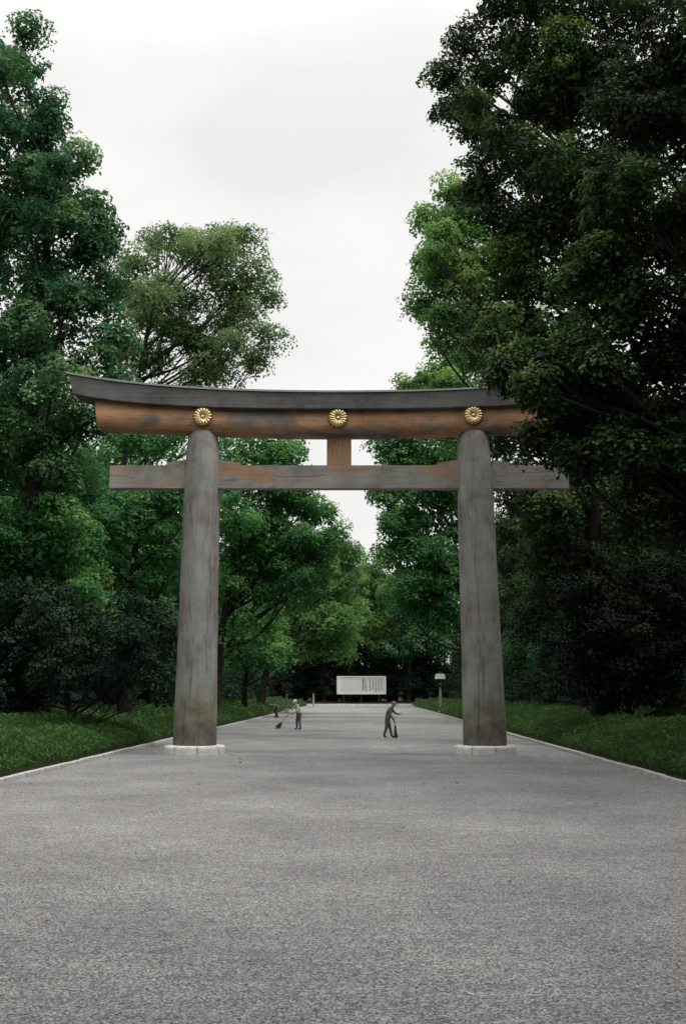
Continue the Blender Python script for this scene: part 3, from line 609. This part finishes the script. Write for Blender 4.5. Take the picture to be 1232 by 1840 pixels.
px_tree('laurel_thicket', 'dark laurel thicket behind the bamboo grass left of the left pillar', 120, 40,
    [(20, 1190, 60), (90, 1130, 55), (110, 1215, 50), (180, 1170, 55), (200, 1235, 40), (260, 1190, 50), (300, 1240, 36), (40, 1080, 50), (240, 1120, 50), (-40, 1230, 50), (310, 1150, 36)],
    41, M['leaf_shrub'], .15, .45, 2.6, 60, 8, .12, cat='shrub', zlow=.5)
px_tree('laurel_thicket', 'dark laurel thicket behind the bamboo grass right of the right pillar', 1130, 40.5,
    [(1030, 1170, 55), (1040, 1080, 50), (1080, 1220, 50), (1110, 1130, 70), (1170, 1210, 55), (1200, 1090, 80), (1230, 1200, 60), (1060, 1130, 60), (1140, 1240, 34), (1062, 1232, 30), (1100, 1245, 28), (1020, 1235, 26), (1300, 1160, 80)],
    42, M['leaf_shaded'], .15, .45, 2.6, 60, 8, .12, cat='shrub', zlow=.5)
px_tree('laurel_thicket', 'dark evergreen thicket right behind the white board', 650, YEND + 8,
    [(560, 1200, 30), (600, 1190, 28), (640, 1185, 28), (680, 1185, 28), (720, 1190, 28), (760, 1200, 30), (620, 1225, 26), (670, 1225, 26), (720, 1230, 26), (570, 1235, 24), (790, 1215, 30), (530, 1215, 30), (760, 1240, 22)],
    43, M['leaf_shaded'], .30, .8, 2.8, 60, 8, .12, cat='shrub', zlow=.5, depth=.15)
# ---- forest stock: a few trees and shrubs copied along both banks
def stock_tree(seed, H, Rw, z0, mat, leaf, rc, n):
    rng = np.random.default_rng(seed); root = empty('forest_tree', (0, 0, 0)); lobes = []
    for i in range(n):
        t = (i + rng.random()) / n; z = z0 + (H - z0) * t; w = Rw * math.sqrt(max(.06, 1 - abs(2 * t - .8) ** 2 * .55)) * (.55 + .45 * (1 - t) ** .5)
        a = rng.uniform(0, 6.28); d = w * math.sqrt(rng.uniform(.05, .9)); lobes.append(((d * math.cos(a), d * math.sin(a), z), Rw * rng.uniform(.26, .44)))
    o, cs = leaf_cloud('crown', lobes, rng, leaf, rc, 2.6, 38, mat, root); o['kind'] = 'stuff'
    skeleton(root, lobes, cs, rng, .36, H * .85, M['bark'], 2); return root
def copy_tree(src, loc, rz, sc):
    r = src.copy(); C.objects.link(r); r.location = loc; r.rotation_euler = (0, 0, rz); r.scale = (sc, sc, sc)
    for ch in src.children:
        c = ch.copy(); C.objects.link(c); c.parent = r
    return r
stock = [stock_tree(101, 21, 5.6, 3.0, M['leaf_mid'], .26, .8, 22), stock_tree(102, 19, 5.0, 2.4, M['leaf_teal'], .26, .8, 20),
         stock_tree(103, 23, 6.0, 4.0, M['leaf_dark'], .26, .8, 24), stock_tree(104, 17, 4.8, 2.0, M['leaf_teal'], .26, .8, 18)]
used = [False] * 4
kindlab = ['mid green broadleaf tree', 'teal green evergreen tree', 'very dark evergreen oak', 'short dense evergreen tree']
rf = random.Random(21)
def plant(k, x, y, lab, grp, sc):
    if not used[k]:
        r = stock[k]; used[k] = True; r.location = (x, y, .3); r.rotation_euler = (0, 0, rf.uniform(0, 6.28)); r.scale = (sc,) * 3
    else: r = copy_tree(stock[k], (x, y, .3), rf.uniform(0, 6.28), sc)
    tag(r, lab, 'tree', grp)
def inner_clear(side, x, y, k):
    return True
for side, nm in ((-1, 'left'), (1, 'right')):
    # first row set back from the kerb, then two rows deeper
    for row, (off, step, ya, yb) in enumerate(((9.5, 8.5, 46, 150), (16, 8, -14, 160), (24, 9, -10, 175), (33, 11, -5, 185))):
        y = ya + rf.uniform(0, 4); cn = Counter()
        while y < yb:
            o_ = off + rf.uniform(-1.3, 1.3); x = kerb_x(side, y) + side * o_
            k = rf.choice([0, 1, 3, 1]) if side < 0 else rf.choice([2, 1, 3, 2])
            if row > 1: k = rf.choice([1, 3, 2])
            sc = rf.uniform(.8, .98) if row == 0 else rf.uniform(.85, 1.1)
            where = ['in the first row behind the %s kerb', 'in the second row of the %s forest', 'in the third row of the %s forest', 'in the back row of the %s forest'][row] % nm; od, rel = cn.say(y)
            plant(k, x, y, f'{kindlab[k]}, {od} {rel} {where}', f'trees {where}', sc)
            y += step + rf.uniform(-1.5, 1.5)
for j, dy in enumerate((15, 24)):
    for q, x in enumerate(np.arange(-34, 44, 7.0)):
        k = rf.choice([1, 3, 0]); plant(k, x + rf.uniform(-2, 2), YEND + dy + rf.uniform(-2, 2), f'{kindlab[k]}, {ordinal(q)} along the {["front", "back"][j]} row beyond the far wall', 'trees beyond the far wall', rf.uniform(.8, 1.0))
for side, nm in ((-1, 'left'), (1, 'right')):                 # the avenue goes on behind the camera
    for q, y in enumerate((-22, -14, -6, 2, 10) + ((18, 24) if side > 0 else ())):
        k = rf.choice([0, 1, 2]) if side < 0 else rf.choice([2, 2, 1]); plant(k, kerb_x(side, y) + side * rf.uniform(4.4, 5.6) if y < 5 else side * 14, y + rf.uniform(-1, 1), f'{kindlab[k]}, {ordinal(q)} along the {nm} kerb of the forecourt', f'trees along the {nm} kerb of the forecourt', rf.uniform(.95, 1.1))

for side, nm in ((-1, 'left'), (1, 'right')):  # unseen trees added behind the camera to darken the near gravel
    for q, (y, off) in enumerate(((-3.5, 1.2), (-11, 1.0), (-19, .8))):
        k = (0, 2, 1)[q] if side < 0 else (2, 1, 2)[q]
        plant(k, kerb_x(side, y) + side * off, y, f'{kindlab[k]}, {ordinal(q)} of those added to shade the forecourt from the {nm} kerb', 'trees added to shade the forecourt', 1.15)
# shrubs of the understorey
def stock_shrub(seed, H, Rw, n, mat):
    rng = np.random.default_rng(seed); root = empty('shrub', (0, 0, 0)); lobes = []
    for i in range(n):
        a = rng.uniform(0, 6.28); d = Rw * math.sqrt(rng.random()) * .8; z = H * rng.uniform(.18, .85); lobes.append(((d * math.cos(a), d * math.sin(a), z), Rw * rng.uniform(.3, .5)))
    o, cs = leaf_cloud('foliage', lobes, rng, .15, .40, 2.2, 44, mat, root, bottom=-.9); o['kind'] = 'stuff'
    tb = Tubes()
    for c, _ in lobes: tb.add(curve((rng.normal(0, .12), rng.normal(0, .12), -.3), c, .1, rng, 4), [.05, .04, .032, .024, .012], 5)
    tb.build('stems', M['bark'], root); return root
shr = [stock_shrub(201, 3.2, 1.7, 9, M['leaf_shrub']), stock_shrub(202, 4.6, 2.1, 12, M['leaf_shrub']), stock_shrub(203, 2.2, 1.5, 7, M['leaf_shrub'])]
sused = [False] * 3; slab = ['dark rounded shrub', 'tall dark bush', 'low dark shrub']
def put_shrub(k, x, y, lab, grp, sc):
    if not sused[k]:
        r = shr[k]; sused[k] = True; r.location = (x, y, .35); r.rotation_euler = (0, 0, rf.uniform(0, 6.28)); r.scale = (sc,) * 3
    else: r = copy_tree(shr[k], (x, y, .35), rf.uniform(0, 6.28), sc)
    tag(r, lab, 'shrub', grp)
for side, nm in ((-1, 'left'), (1, 'right')):
    for row, (off, step, yb) in enumerate(((6.3, 3.3, 150), (10.5, 4.2, 155), (15, 4.6, 165), (22, 4.6, 175))):
        y = 12 + rf.random() * 3; cn = Counter()
        while y < yb:
            x = kerb_x(side, y) + side * (off + rf.uniform(-.8, .8)); k = rf.choice([[0, 2, 0, 1], [1, 0, 1], [1, 1, 0], [1]][row])
            where = ['behind the bamboo grass of the %s bank', 'under the trees of the %s bank', 'deep in the %s wood', 'farthest into the %s wood'][row] % nm; od, rel = cn.say(y)
            put_shrub(k, x, y, f'{slab[k]}, {od} {rel} {where}', f'shrubs {where}', rf.uniform(.85, 1.25)); y += step * rf.uniform(.75, 1.25)
for j, dy in enumerate((6.5, 11, 17)):
    for q, x in enumerate(np.arange(-28, 38, 3.0)):
        k = [rf.choice([0, 1, 1]), 1, 1][j]; put_shrub(k, x + rf.uniform(-.6, .6), YEND + dy + rf.uniform(-1, 1), f'{slab[k]}, {ordinal(q)} along the {["front", "middle", "back"][j]} thicket behind the far wall', 'thicket behind the far wall', rf.uniform(.95, 1.25) + .12 * j)

# bamboo grass on the banks
def sasa(side, nm):
    rng = np.random.default_rng(31 + side); Vs = []; Ts = []
    def batch(n, y0, y1, L):
        y = rng.uniform(y0, y1, n); o = rng.uniform(.16, 6.0, n)
        lump = .5 + .5 * np.sin(o * 1.9 + y * .8 + side) * np.sin(y * .55 + 2)
        keep = rng.random(n) < np.clip((o + .1) / .7, .3, 1) * (.6 + .4 * lump); y, o, lump = y[keep], o[keep], lump[keep]; n = len(y)
        x = np.array([kerb_x(side, q) for q in y]) + side * (o + .06)
        zb = np.array([bank_z(a_, b_, c_) for a_, b_, c_ in zip(o, x, y)])
        h = (.42 + .48 * lump) * np.clip((o + .55) / 1.4, .45, 1) * rng.uniform(.35, 1.1, n)
        P = np.stack([x, y, zb + h], 1)
        az = rng.uniform(0, 6.28, n); up = rng.uniform(.25, .97, n)
        a = np.stack([np.cos(az) * np.sqrt(1 - up ** 2), np.sin(az) * np.sqrt(1 - up ** 2), up], 1)
        b = np.cross(a, rng.normal(size=(n, 3))); b /= np.linalg.norm(b, axis=1)[:, None]
        Lf = L * rng.uniform(.6, 1.2, n)[:, None]; Wf = Lf * .085
        V = np.empty((n, 4, 3)); V[:, 0] = P - a * Lf * .5; V[:, 1] = P + b * Wf; V[:, 2] = P + a * Lf * .5 - np.array([0, 0, .12]) * Lf; V[:, 3] = P - b * Wf
        Vs.append(V.reshape(-1, 3)); Ts.append(np.repeat(np.clip(.42 + .25 * (lump - .5) + rng.normal(0, .15, n), 0, 1), 4))
        # thin stalks under every fourth blade
        q = np.arange(0, n, 6); Pq = P[q]; w = .006
        S_ = np.empty((len(q), 4, 3)); S_[:, 0] = np.stack([x[q] - w, y[q], zb[q] - .03], 1); S_[:, 1] = np.stack([x[q] + w, y[q], zb[q] - .03], 1); S_[:, 2] = Pq + [w, 0, 0]; S_[:, 3] = Pq - [w, 0, 0]
        Vs.append(S_.reshape(-1, 3)); Ts.append(np.full(len(q) * 4, .55))
    batch(14000, -4, 14, .28); batch(78000, 14, 44, .25); batch(34000, 44, 78, .34); batch(14000, 78, YEND, .55)
    me = quads_mesh('bamboo_grass', np.concatenate(Vs), np.concatenate(Ts), M['sasa'])
    tag(link(bpy.data.objects.new('bamboo_grass', me)), f'low green bamboo grass carpeting the {nm} bank beside the kerb', 'grass', None, 'stuff')
sasa(-1, 'left'); sasa(1, 'right')

# ------------------------------------------------------------------ white board, lamps, posts
bp_ = at(649, 1231, YEND + 3.2); sB = mpp(YEND + 3.2)
bw_, bh_ = 86 * sB, 29 * sB
board = empty('notice_board', (bp_.x, bp_.y, .4)); tag(board, 'wide white framed notice board with columns of dark brush writing', 'board')
zc = bp_.z - .4
bm = bmesh.new(); add_box(bm, (0, .02, zc), (bw_ - .1, .06, bh_ - .1)); bm_obj('panel', bm, M['offwhite'], board)
for nm_, c_, s_ in (('frame_rail', (0, 0, zc + bh_ / 2), (bw_, .16, .17)), ('frame_rail', (0, 0, zc - bh_ / 2), (bw_, .16, .24)), ('frame_stile', (-bw_ / 2 + .09, -.003, zc), (.18, .15, bh_ - .2)), ('frame_stile', (bw_ / 2 - .09, -.003, zc), (.18, .15, bh_ - .2)), ('side_sheet', (-bw_ / 2 + .45, -.02, zc), (.5, .03, bh_ - .22))):
    bm = bmesh.new(); add_box(bm, c_, s_); bm_obj(nm_, bm, M['white'], board, bevel=.01)
for x in (-bw_ * .36, 0, bw_ * .36):
    bm = bmesh.new(); add_box(bm, (x, .12, zc / 2 - .3), (.16, .14, zc + bh_ * .9 + .6 - bh_ * .5)); bm_obj('board_leg', bm, M['darkwood'], board)
ri = random.Random(5)
for i, px in enumerate((652, 656.5, 664, 669, 674, 679, 684)):            # columns of brush strokes, too far to read
    x = (px - 649) * sB; z = bh_ / 2 - .30; bm = bmesh.new(); zend = -bh_ / 2 + (.35 if i % 3 else .6)
    while z > zend:
        h_ = ri.uniform(.07, .15); w_ = ri.uniform(.07, .13) * (1.7 if i == 0 else 1)
        add_box(bm, (x, -.018, zc + z - h_ / 2), (w_, .012, h_)); add_box(bm, (x + ri.uniform(-.05, .05), -.0195, zc + z - h_ * .4), (w_ * 1.3, .012, .03)); z -= h_ + ri.uniform(.02, .06)
    bm_obj('writing_column', bm, M['ink'], board)

def lamp(px, py, H_px, label, hood_mat):
    p = gnd(px, py); s = mpp(p.y); H = H_px * s
    root = empty('lamp_post', (p.x, p.y, .1)); tag(root, label, 'lamp'); H -= .1
    bm = bmesh.new(); add_box(bm, (0, 0, H * .32 - .1), (.26, .26, H * .64 + .2), .82); bm_obj('post', bm, M['greywood'], root, bevel=.02)
    bm = bmesh.new(); add_box(bm, (0, 0, .12), (.5, .5, .34), .85); bm_obj('plinth', bm, M['granite'], root, bevel=.02)
    bm = bmesh.new(); add_box(bm, (0, 0, H * .66), (.56, .56, .09), 1.1); bm_obj('tray', bm, M['darkwood'], root, bevel=.01)
    zt = H * .66 + .045; zh = H * .83
    for x in (-.2, .2):
        for y in (-.2, .2):
            bm = bmesh.new(); add_box(bm, (x, y, (zt + zh) / 2), (.06, .06, zh - zt)); bm_obj('lantern_post', bm, M['darkwood'], root)
    for k in range(4):
        for j in (-.115, 0, .115):
            bm = bmesh.new(); add_box(bm, (j, -.19, zt + .14), (.075, .012, .15)); o = bm_obj('pane', bm, M['glass'], root); o.rotation_euler = (0, 0, k * math.pi / 2)
    bm = bmesh.new(); add_box(bm, (0, 0, zt + .17), (.33, .33, .26)); bm_obj('lantern_box', bm, M['darkwood'], root)
    hood = empty('hood'); hood.parent = root
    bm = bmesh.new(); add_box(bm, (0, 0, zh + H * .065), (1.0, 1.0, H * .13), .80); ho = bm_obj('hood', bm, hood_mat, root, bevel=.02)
    bpy.data.objects.remove(hood)
    bm = bmesh.new(); add_box(bm, (0, 0, zh + H * .13 + .10), (.30, .30, .20), .6); bm_obj('finial', bm, M['darkwood'], ho, bevel=.02)
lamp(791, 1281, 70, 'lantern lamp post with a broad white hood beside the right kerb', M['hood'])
lamp(515, 1281, 52, 'slim lantern lamp post with a hood coloured as in shade beside the left kerb', M['darkwood'])  # same lamp design; shade put into this hood's colour
p = gnd(563, 1271); bm = bmesh.new(); add_box(bm, (0, 0, .75), (.22, .22, 1.9), .9); add_box(bm, (0, 0, 1.73), (.28, .28, .06), .7)
o = bm_obj('wooden_post', bm, M['greywood'], None, bevel=.015); o.location = (p.x, p.y, .05); tag(o, 'plain grey wooden post at the far end of the left kerb', 'post')

# ------------------------------------------------------------------ people
def skin_body(name, J, E, rad, head, mats, pick, parent_loc, rz):
    bm = bmesh.new()
    def rr_(k): q = rad[k]; return sum(q) / 2 if isinstance(q, tuple) else q
    if pick.__name__ == 'pick_bent':                              # deep bend: rounded tapering limbs merged by the remesh below
        for k in J: bmesh.ops.create_icosphere(bm, subdivisions=2, radius=rr_(k), matrix=Matrix.Translation(J[k]))
        for a, b in E:
            A, B = Vector(J[a]), Vector(J[b]); d = B - A
            if d.length > 1e-4: bmesh.ops.create_cone(bm, cap_ends=True, segments=14, radius1=rr_(a), radius2=rr_(b), depth=d.length, matrix=Matrix.Translation((A + B) / 2) @ d.to_track_quat('Z', 'Y').to_matrix().to_4x4())
        me2 = bpy.data.meshes.new(name); o = bpy.data.objects.new(name, me2); C.objects.link(o)
    else:
        me = bpy.data.meshes.new(name); keys = list(J); ix = {k: i for i, k in enumerate(keys)}
        me.from_pydata([J[k] for k in keys], [(ix[a], ix[b]) for a, b in E], [])
        o = bpy.data.objects.new(name, me); C.objects.link(o)
        m_ = o.modifiers.new('skin', 'SKIN'); m_.use_smooth_shade = True
        for i, k in enumerate(keys):
            sv_ = me.skin_vertices[0].data[i]; r_ = rad[k]; sv_.radius = r_ if isinstance(r_, tuple) else (r_, r_); sv_.use_root = (k == 'pelvis')
        sb_ = o.modifiers.new('sub', 'SUBSURF'); sb_.levels = 1; sb_.render_levels = 1
        dg = bpy.context.evaluated_depsgraph_get(); dg.update(); me2 = bpy.data.meshes.new_from_object(o.evaluated_get(dg))
        bm.from_mesh(me2); bmesh.ops.recalc_face_normals(bm, faces=bm.faces)
    c, fwd, pit = head                                           # head: skull, jaw, nose, ears
    hm = Matrix.Translation(c) @ Matrix.Rotation(pit, 4, 'Y')
    bmesh.ops.create_uvsphere(bm, u_segments=18, v_segments=14, radius=1, matrix=hm @ Matrix.Diagonal((.098, .077, .118, 1)))
    bmesh.ops.create_uvsphere(bm, u_segments=12, v_segments=8, radius=1, matrix=hm @ Matrix.Translation((.03, 0, -.07)) @ Matrix.Diagonal((.062, .055, .06, 1)))
    bmesh.ops.create_uvsphere(bm, u_segments=8, v_segments=6, radius=1, matrix=hm @ Matrix.Translation((.098, 0, -.02)) @ Matrix.Diagonal((.022, .014, .026, 1)))
    for s_ in (-1, 1): bmesh.ops.create_uvsphere(bm, u_segments=8, v_segments=6, radius=1, matrix=hm @ Matrix.Translation((-.005, s_ * .078, -.01)) @ Matrix.Diagonal((.02, .012, .032, 1)))
    bm.to_mesh(me2); bm.free(); bpy.data.objects.remove(o)
    o = bpy.data.objects.new(name, me2); C.objects.link(o)
    rm = o.modifiers.new('remesh', 'REMESH'); rm.mode = 'VOXEL'; rm.voxel_size = .012; rm.use_smooth_shade = True
    dg = bpy.context.evaluated_depsgraph_get(); dg.update(); me3 = bpy.data.meshes.new_from_object(o.evaluated_get(dg)); bpy.data.objects.remove(o)
    me3.materials.clear()
    for q in mats: me3.materials.append(M[q])
    for pl in me3.polygons: pl.material_index = pick(pl.center); pl.use_smooth = True
    o = link(bpy.data.objects.new(name, me3)); o.location = parent_loc; o.rotation_euler = (0, 0, rz); return o, hm
def make_person(label, loc, rz, J, head, cloth, hat):
    E = [('pelvis', 'belly'), ('belly', 'chest'), ('chest', 'neck'), ('neck', 'skull')]
    rad = dict(pelvis=(.13, .16), belly=(.125, .15), chest=(.125, .175), neck=.055, skull=.06)
    for s_ in 'lr':
        E += [('pelvis', 'hip' + s_), ('hip' + s_, 'knee' + s_), ('knee' + s_, 'ankle' + s_), ('ankle' + s_, 'toe' + s_), ('chest', 'sho' + s_), ('sho' + s_, 'elb' + s_), ('elb' + s_, 'wri' + s_), ('wri' + s_, 'palm' + s_)]
        for k, v in (('hip', .105), ('knee', .078), ('ankle', .055), ('toe', .042), ('sho', .078), ('elb', .056), ('wri', .038), ('palm', .034)): rad[k + s_] = v
        w, p = Vector(J['wri' + s_]), Vector(J['palm' + s_]); d = (p - w).normalized(); sd_ = d.cross(Vector((0, 1, 0))).normalized() if abs(d.y) < .9 else Vector((1, 0, 0)); nn = d.cross(sd_)
        for i, (o_, ln) in enumerate(((-.030, .060), (-.010, .072), (.011, .066), (.031, .052))):
            a = p + sd_ * o_ + d * .02; b = a + d * ln * .5 + nn * .012; c = b + d * ln * .15 + nn * .035
            for q, v in ((f'f{i}a', a), (f'f{i}b', b), (f'f{i}c', c)): J[q + s_] = tuple(v); rad[q + s_] = .0095
            E += [('palm' + s_, f'f{i}a' + s_), (f'f{i}a' + s_, f'f{i}b' + s_), (f'f{i}b' + s_, f'f{i}c' + s_)]
        a = w.lerp(p, .6) - sd_ * .045; b = a + d * .03 - sd_ * .006 + nn * .02
        J['ta' + s_] = tuple(a); J['tb' + s_] = tuple(b); rad['ta' + s_] = .011; rad['tb' + s_] = .009; E += [('palm' + s_, 'ta' + s_), ('ta' + s_, 'tb' + s_)]
    hc = Vector(head[0]); wl_, wr_ = Vector(J['wril']), Vector(J['wrir']); pl_, pr_ = Vector(J['palml']), Vector(J['palmr']); nk = Vector(J['neck'])
    waist = J['pelvis'][2] + .06
    def pick(c):
        c = Vector(c)
        if min((c - pl_).length, (c - pr_).length) < .105 and min((c - wl_).length, (c - wr_).length) > .03: return 0
        if (c - hc).length < .17 and c.z > nk.z + .02: return 0
        if c.z < .13: return 3
        if c.z < waist and min((c - wl_).length, (c - wr_).length) > .12 and abs(c.y) < .27 and c.x < max(.12, J['elbl'][0] - .03): return 2
        return 1
    if J['neck'][2] < 1.1: pick.__name__ = 'pick_bent'
    o, hm = skin_body('person', J, E, rad, head, ['skin', cloth[0], cloth[1], 'boot'], pick, loc, rz)
    tag(o, label, 'person')
    bm = bmesh.new(); bmesh.ops.create_uvsphere(bm, u_segments=20, v_segments=12, radius=1, matrix=hm @ Matrix.Translation((-.006, 0, .022)) @ Matrix.Diagonal((.112, .092, .112, 1)))
    hi = hm.inverted(); bmesh.ops.delete(bm, geom=[v for v in bm.verts if (hi @ v.co).z < .015], context='VERTS')
    n = 14; prev = None
    br0 = [bm.verts.new(hm @ Vector((.07 * math.cos(a) + .03, .088 * math.sin(a), .03))) for a in np.linspace(-1.35, 1.35, n)]
    br1 = [bm.verts.new(hm @ Vector((.135 * math.cos(a) + .04, .098 * math.sin(a), .018))) for a in np.linspace(-1.35, 1.35, n)]
    for i in range(n - 1): bm.faces.new((br0[i], br0[i + 1], br1[i + 1], br1[i]))
    bm_obj('cap', bm, M[hat], o, smooth=True)
    return o
def world_of(o_loc, rz, p): return Vector(o_loc) + Matrix.Rotation(rz, 3, 'Z') @ Vector(p)
def broom(label, top, tip, spread):
    top, tip = Vector(top), Vector(tip); d = (tip - top).normalized(); L = (tip - top).length
    root = empty('broom', (tip.x, tip.y, 0)); tag(root, label, 'broom'); o0 = Vector((tip.x, tip.y, 0))
    bm = bmesh.new(); add_tube(bm, [top - o0, tip - d * .42 - o0], [.014, .017], 8); bm_obj('handle', bm, M['bamboo'], root, smooth=True)
    rb = random.Random(9); tb = Tubes(); st_ = tip - d * .55 - o0; sx = d.orthogonal().normalized(); sy = d.cross(sx)
    for i in range(90):
        a = rb.uniform(0, 6.28); q = math.sqrt(rb.random()); e = tip - o0 + sx * math.cos(a) * q * spread + sy * math.sin(a) * q * spread + d * rb.uniform(-.08, .05)
        e.z = max(e.z, .006); s0 = st_ + (sx * math.cos(a) + sy * math.sin(a)) * .03 * q
        m_ = s0.lerp(e, .55) + d * .02; m_.z = max(m_.z, .008); tb.add([s0, m_, e], [.006, .005, .003], 4)
    o = tb.build('bristles', M['twig'], root)
    bm = bmesh.new(); add_tube(bm, [st_ + d * .04, st_ + d * .12], [.045, .05], 10); bm_obj('binding', bm, M['darkwood'], root)

# sweeper in a pale shirt, turned towards the left, both hands on a long broom
p1 = gnd(536.5, 1311); p1.z = -.016; rz1 = R(180 + 28)
J1 = dict(pelvis=(-.03, 0, .86), belly=(.03, 0, 1.02), chest=(.12, 0, 1.22), neck=(.17, 0, 1.36), skull=(.20, 0, 1.42),
    hipl=(-.03, .10, .82), kneel=(.02, .14, .46), anklel=(-.04, .17, .08), toel=(.12, .19, .045), hipr=(-.03, -.10, .82), kneer=(.06, -.13, .46), ankler=(.02, -.16, .08), toer=(.18, -.17, .045),
    shol=(.11, .19, 1.28), elbl=(.22, .27, 1.02), wril=(.42, .15, .90), palml=(.48, .12, .875), shor=(.13, -.19, 1.28), elbr=(.28, -.25, 1.08), wrir=(.33, -.05, 1.06), palmr=(.355, .00, 1.05))
make_person('person in a white cap and pale shirt sweeping with a long broom', p1, rz1, J1, ((.225, 0, 1.485), 1, R(22)), ('shirt', 'trouser'), 'cap')
h_top = world_of(p1, rz1, (.22, -.10, 1.19)); h_hand = world_of(p1, rz1, (.49, .12, .855)); tip = gnd(498, 1309.5); tip.z = .03
broom('long twig broom held out to the left by the pale shirted sweeper', h_top, tip, .20)
# stooping sweeper in dark clothes walking to the right
p2 = gnd(696.5, 1326); p2.z = -.016; rz2 = R(-14)
J2 = dict(pelvis=(-.02, 0, .84), belly=(.03, 0, 1.00), chest=(.11, 0, 1.21), neck=(.21, 0, 1.36), skull=(.25, 0, 1.41),
    hipl=(-.02, .10, .80), kneel=(.07, .11, .45), anklel=(.16, .11, .085), toel=(.32, .12, .045), hipr=(-.02, -.10, .80), kneer=(-.03, -.11, .46), ankler=(-.16, -.11, .11), toer=(-.03, -.12, .045),
    shol=(.12, .19, 1.28), elbl=(.30, .23, 1.07), wril=(.50, .12, 1.04), palml=(.56, .10, 1.05), shor=(.11, -.19, 1.28), elbr=(.18, -.25, 1.00), wrir=(.30, -.17, .80), palmr=(.325, -.15, .745))
make_person('stooping person in dark work clothes sweeping the middle of the avenue', p2, rz2, J2, ((.275, 0, 1.475), 1, R(30)), ('charcoal', 'trouser'), 'greycap')
tip2 = world_of(p2, rz2, (.42, -.30, .03)); top2 = world_of(p2, rz2, (.33, -.16, .98))
broom('upright twig broom held by the stooping dark clothed sweeper', top2, tip2, .10)
# figure bending low by the left kerb
p3 = gnd(486, 1289.5); p3.x += .45; p3.z = -.004; rz3 = R(200)
J3 = dict(pelvis=(-.16, 0, .80), belly=(-.02, 0, .90), chest=(.20, 0, .97), neck=(.37, 0, .99), skull=(.44, 0, .98),
    hipl=(-.17, .10, .76), kneel=(.0, .14, .43), anklel=(-.08, .16, .08), toel=(.08, .18, .045), hipr=(-.17, -.10, .76), kneer=(.02, -.14, .43), ankler=(-.04, -.16, .08), toer=(.12, -.18, .045),
    shol=(.24, .19, .96), elbl=(.30, .25, .70), wril=(.36, .20, .48), palml=(.37, .19, .42), shor=(.24, -.19, .96), elbr=(.32, -.25, .71), wrir=(.40, -.20, .49), palmr=(.415, -.19, .43))
make_person('person in dark clothes bending low beside the left kerb', p3, rz3, J3, ((.49, 0, .985), 1, R(50)), ('charcoal', 'trouser'), 'greycap')
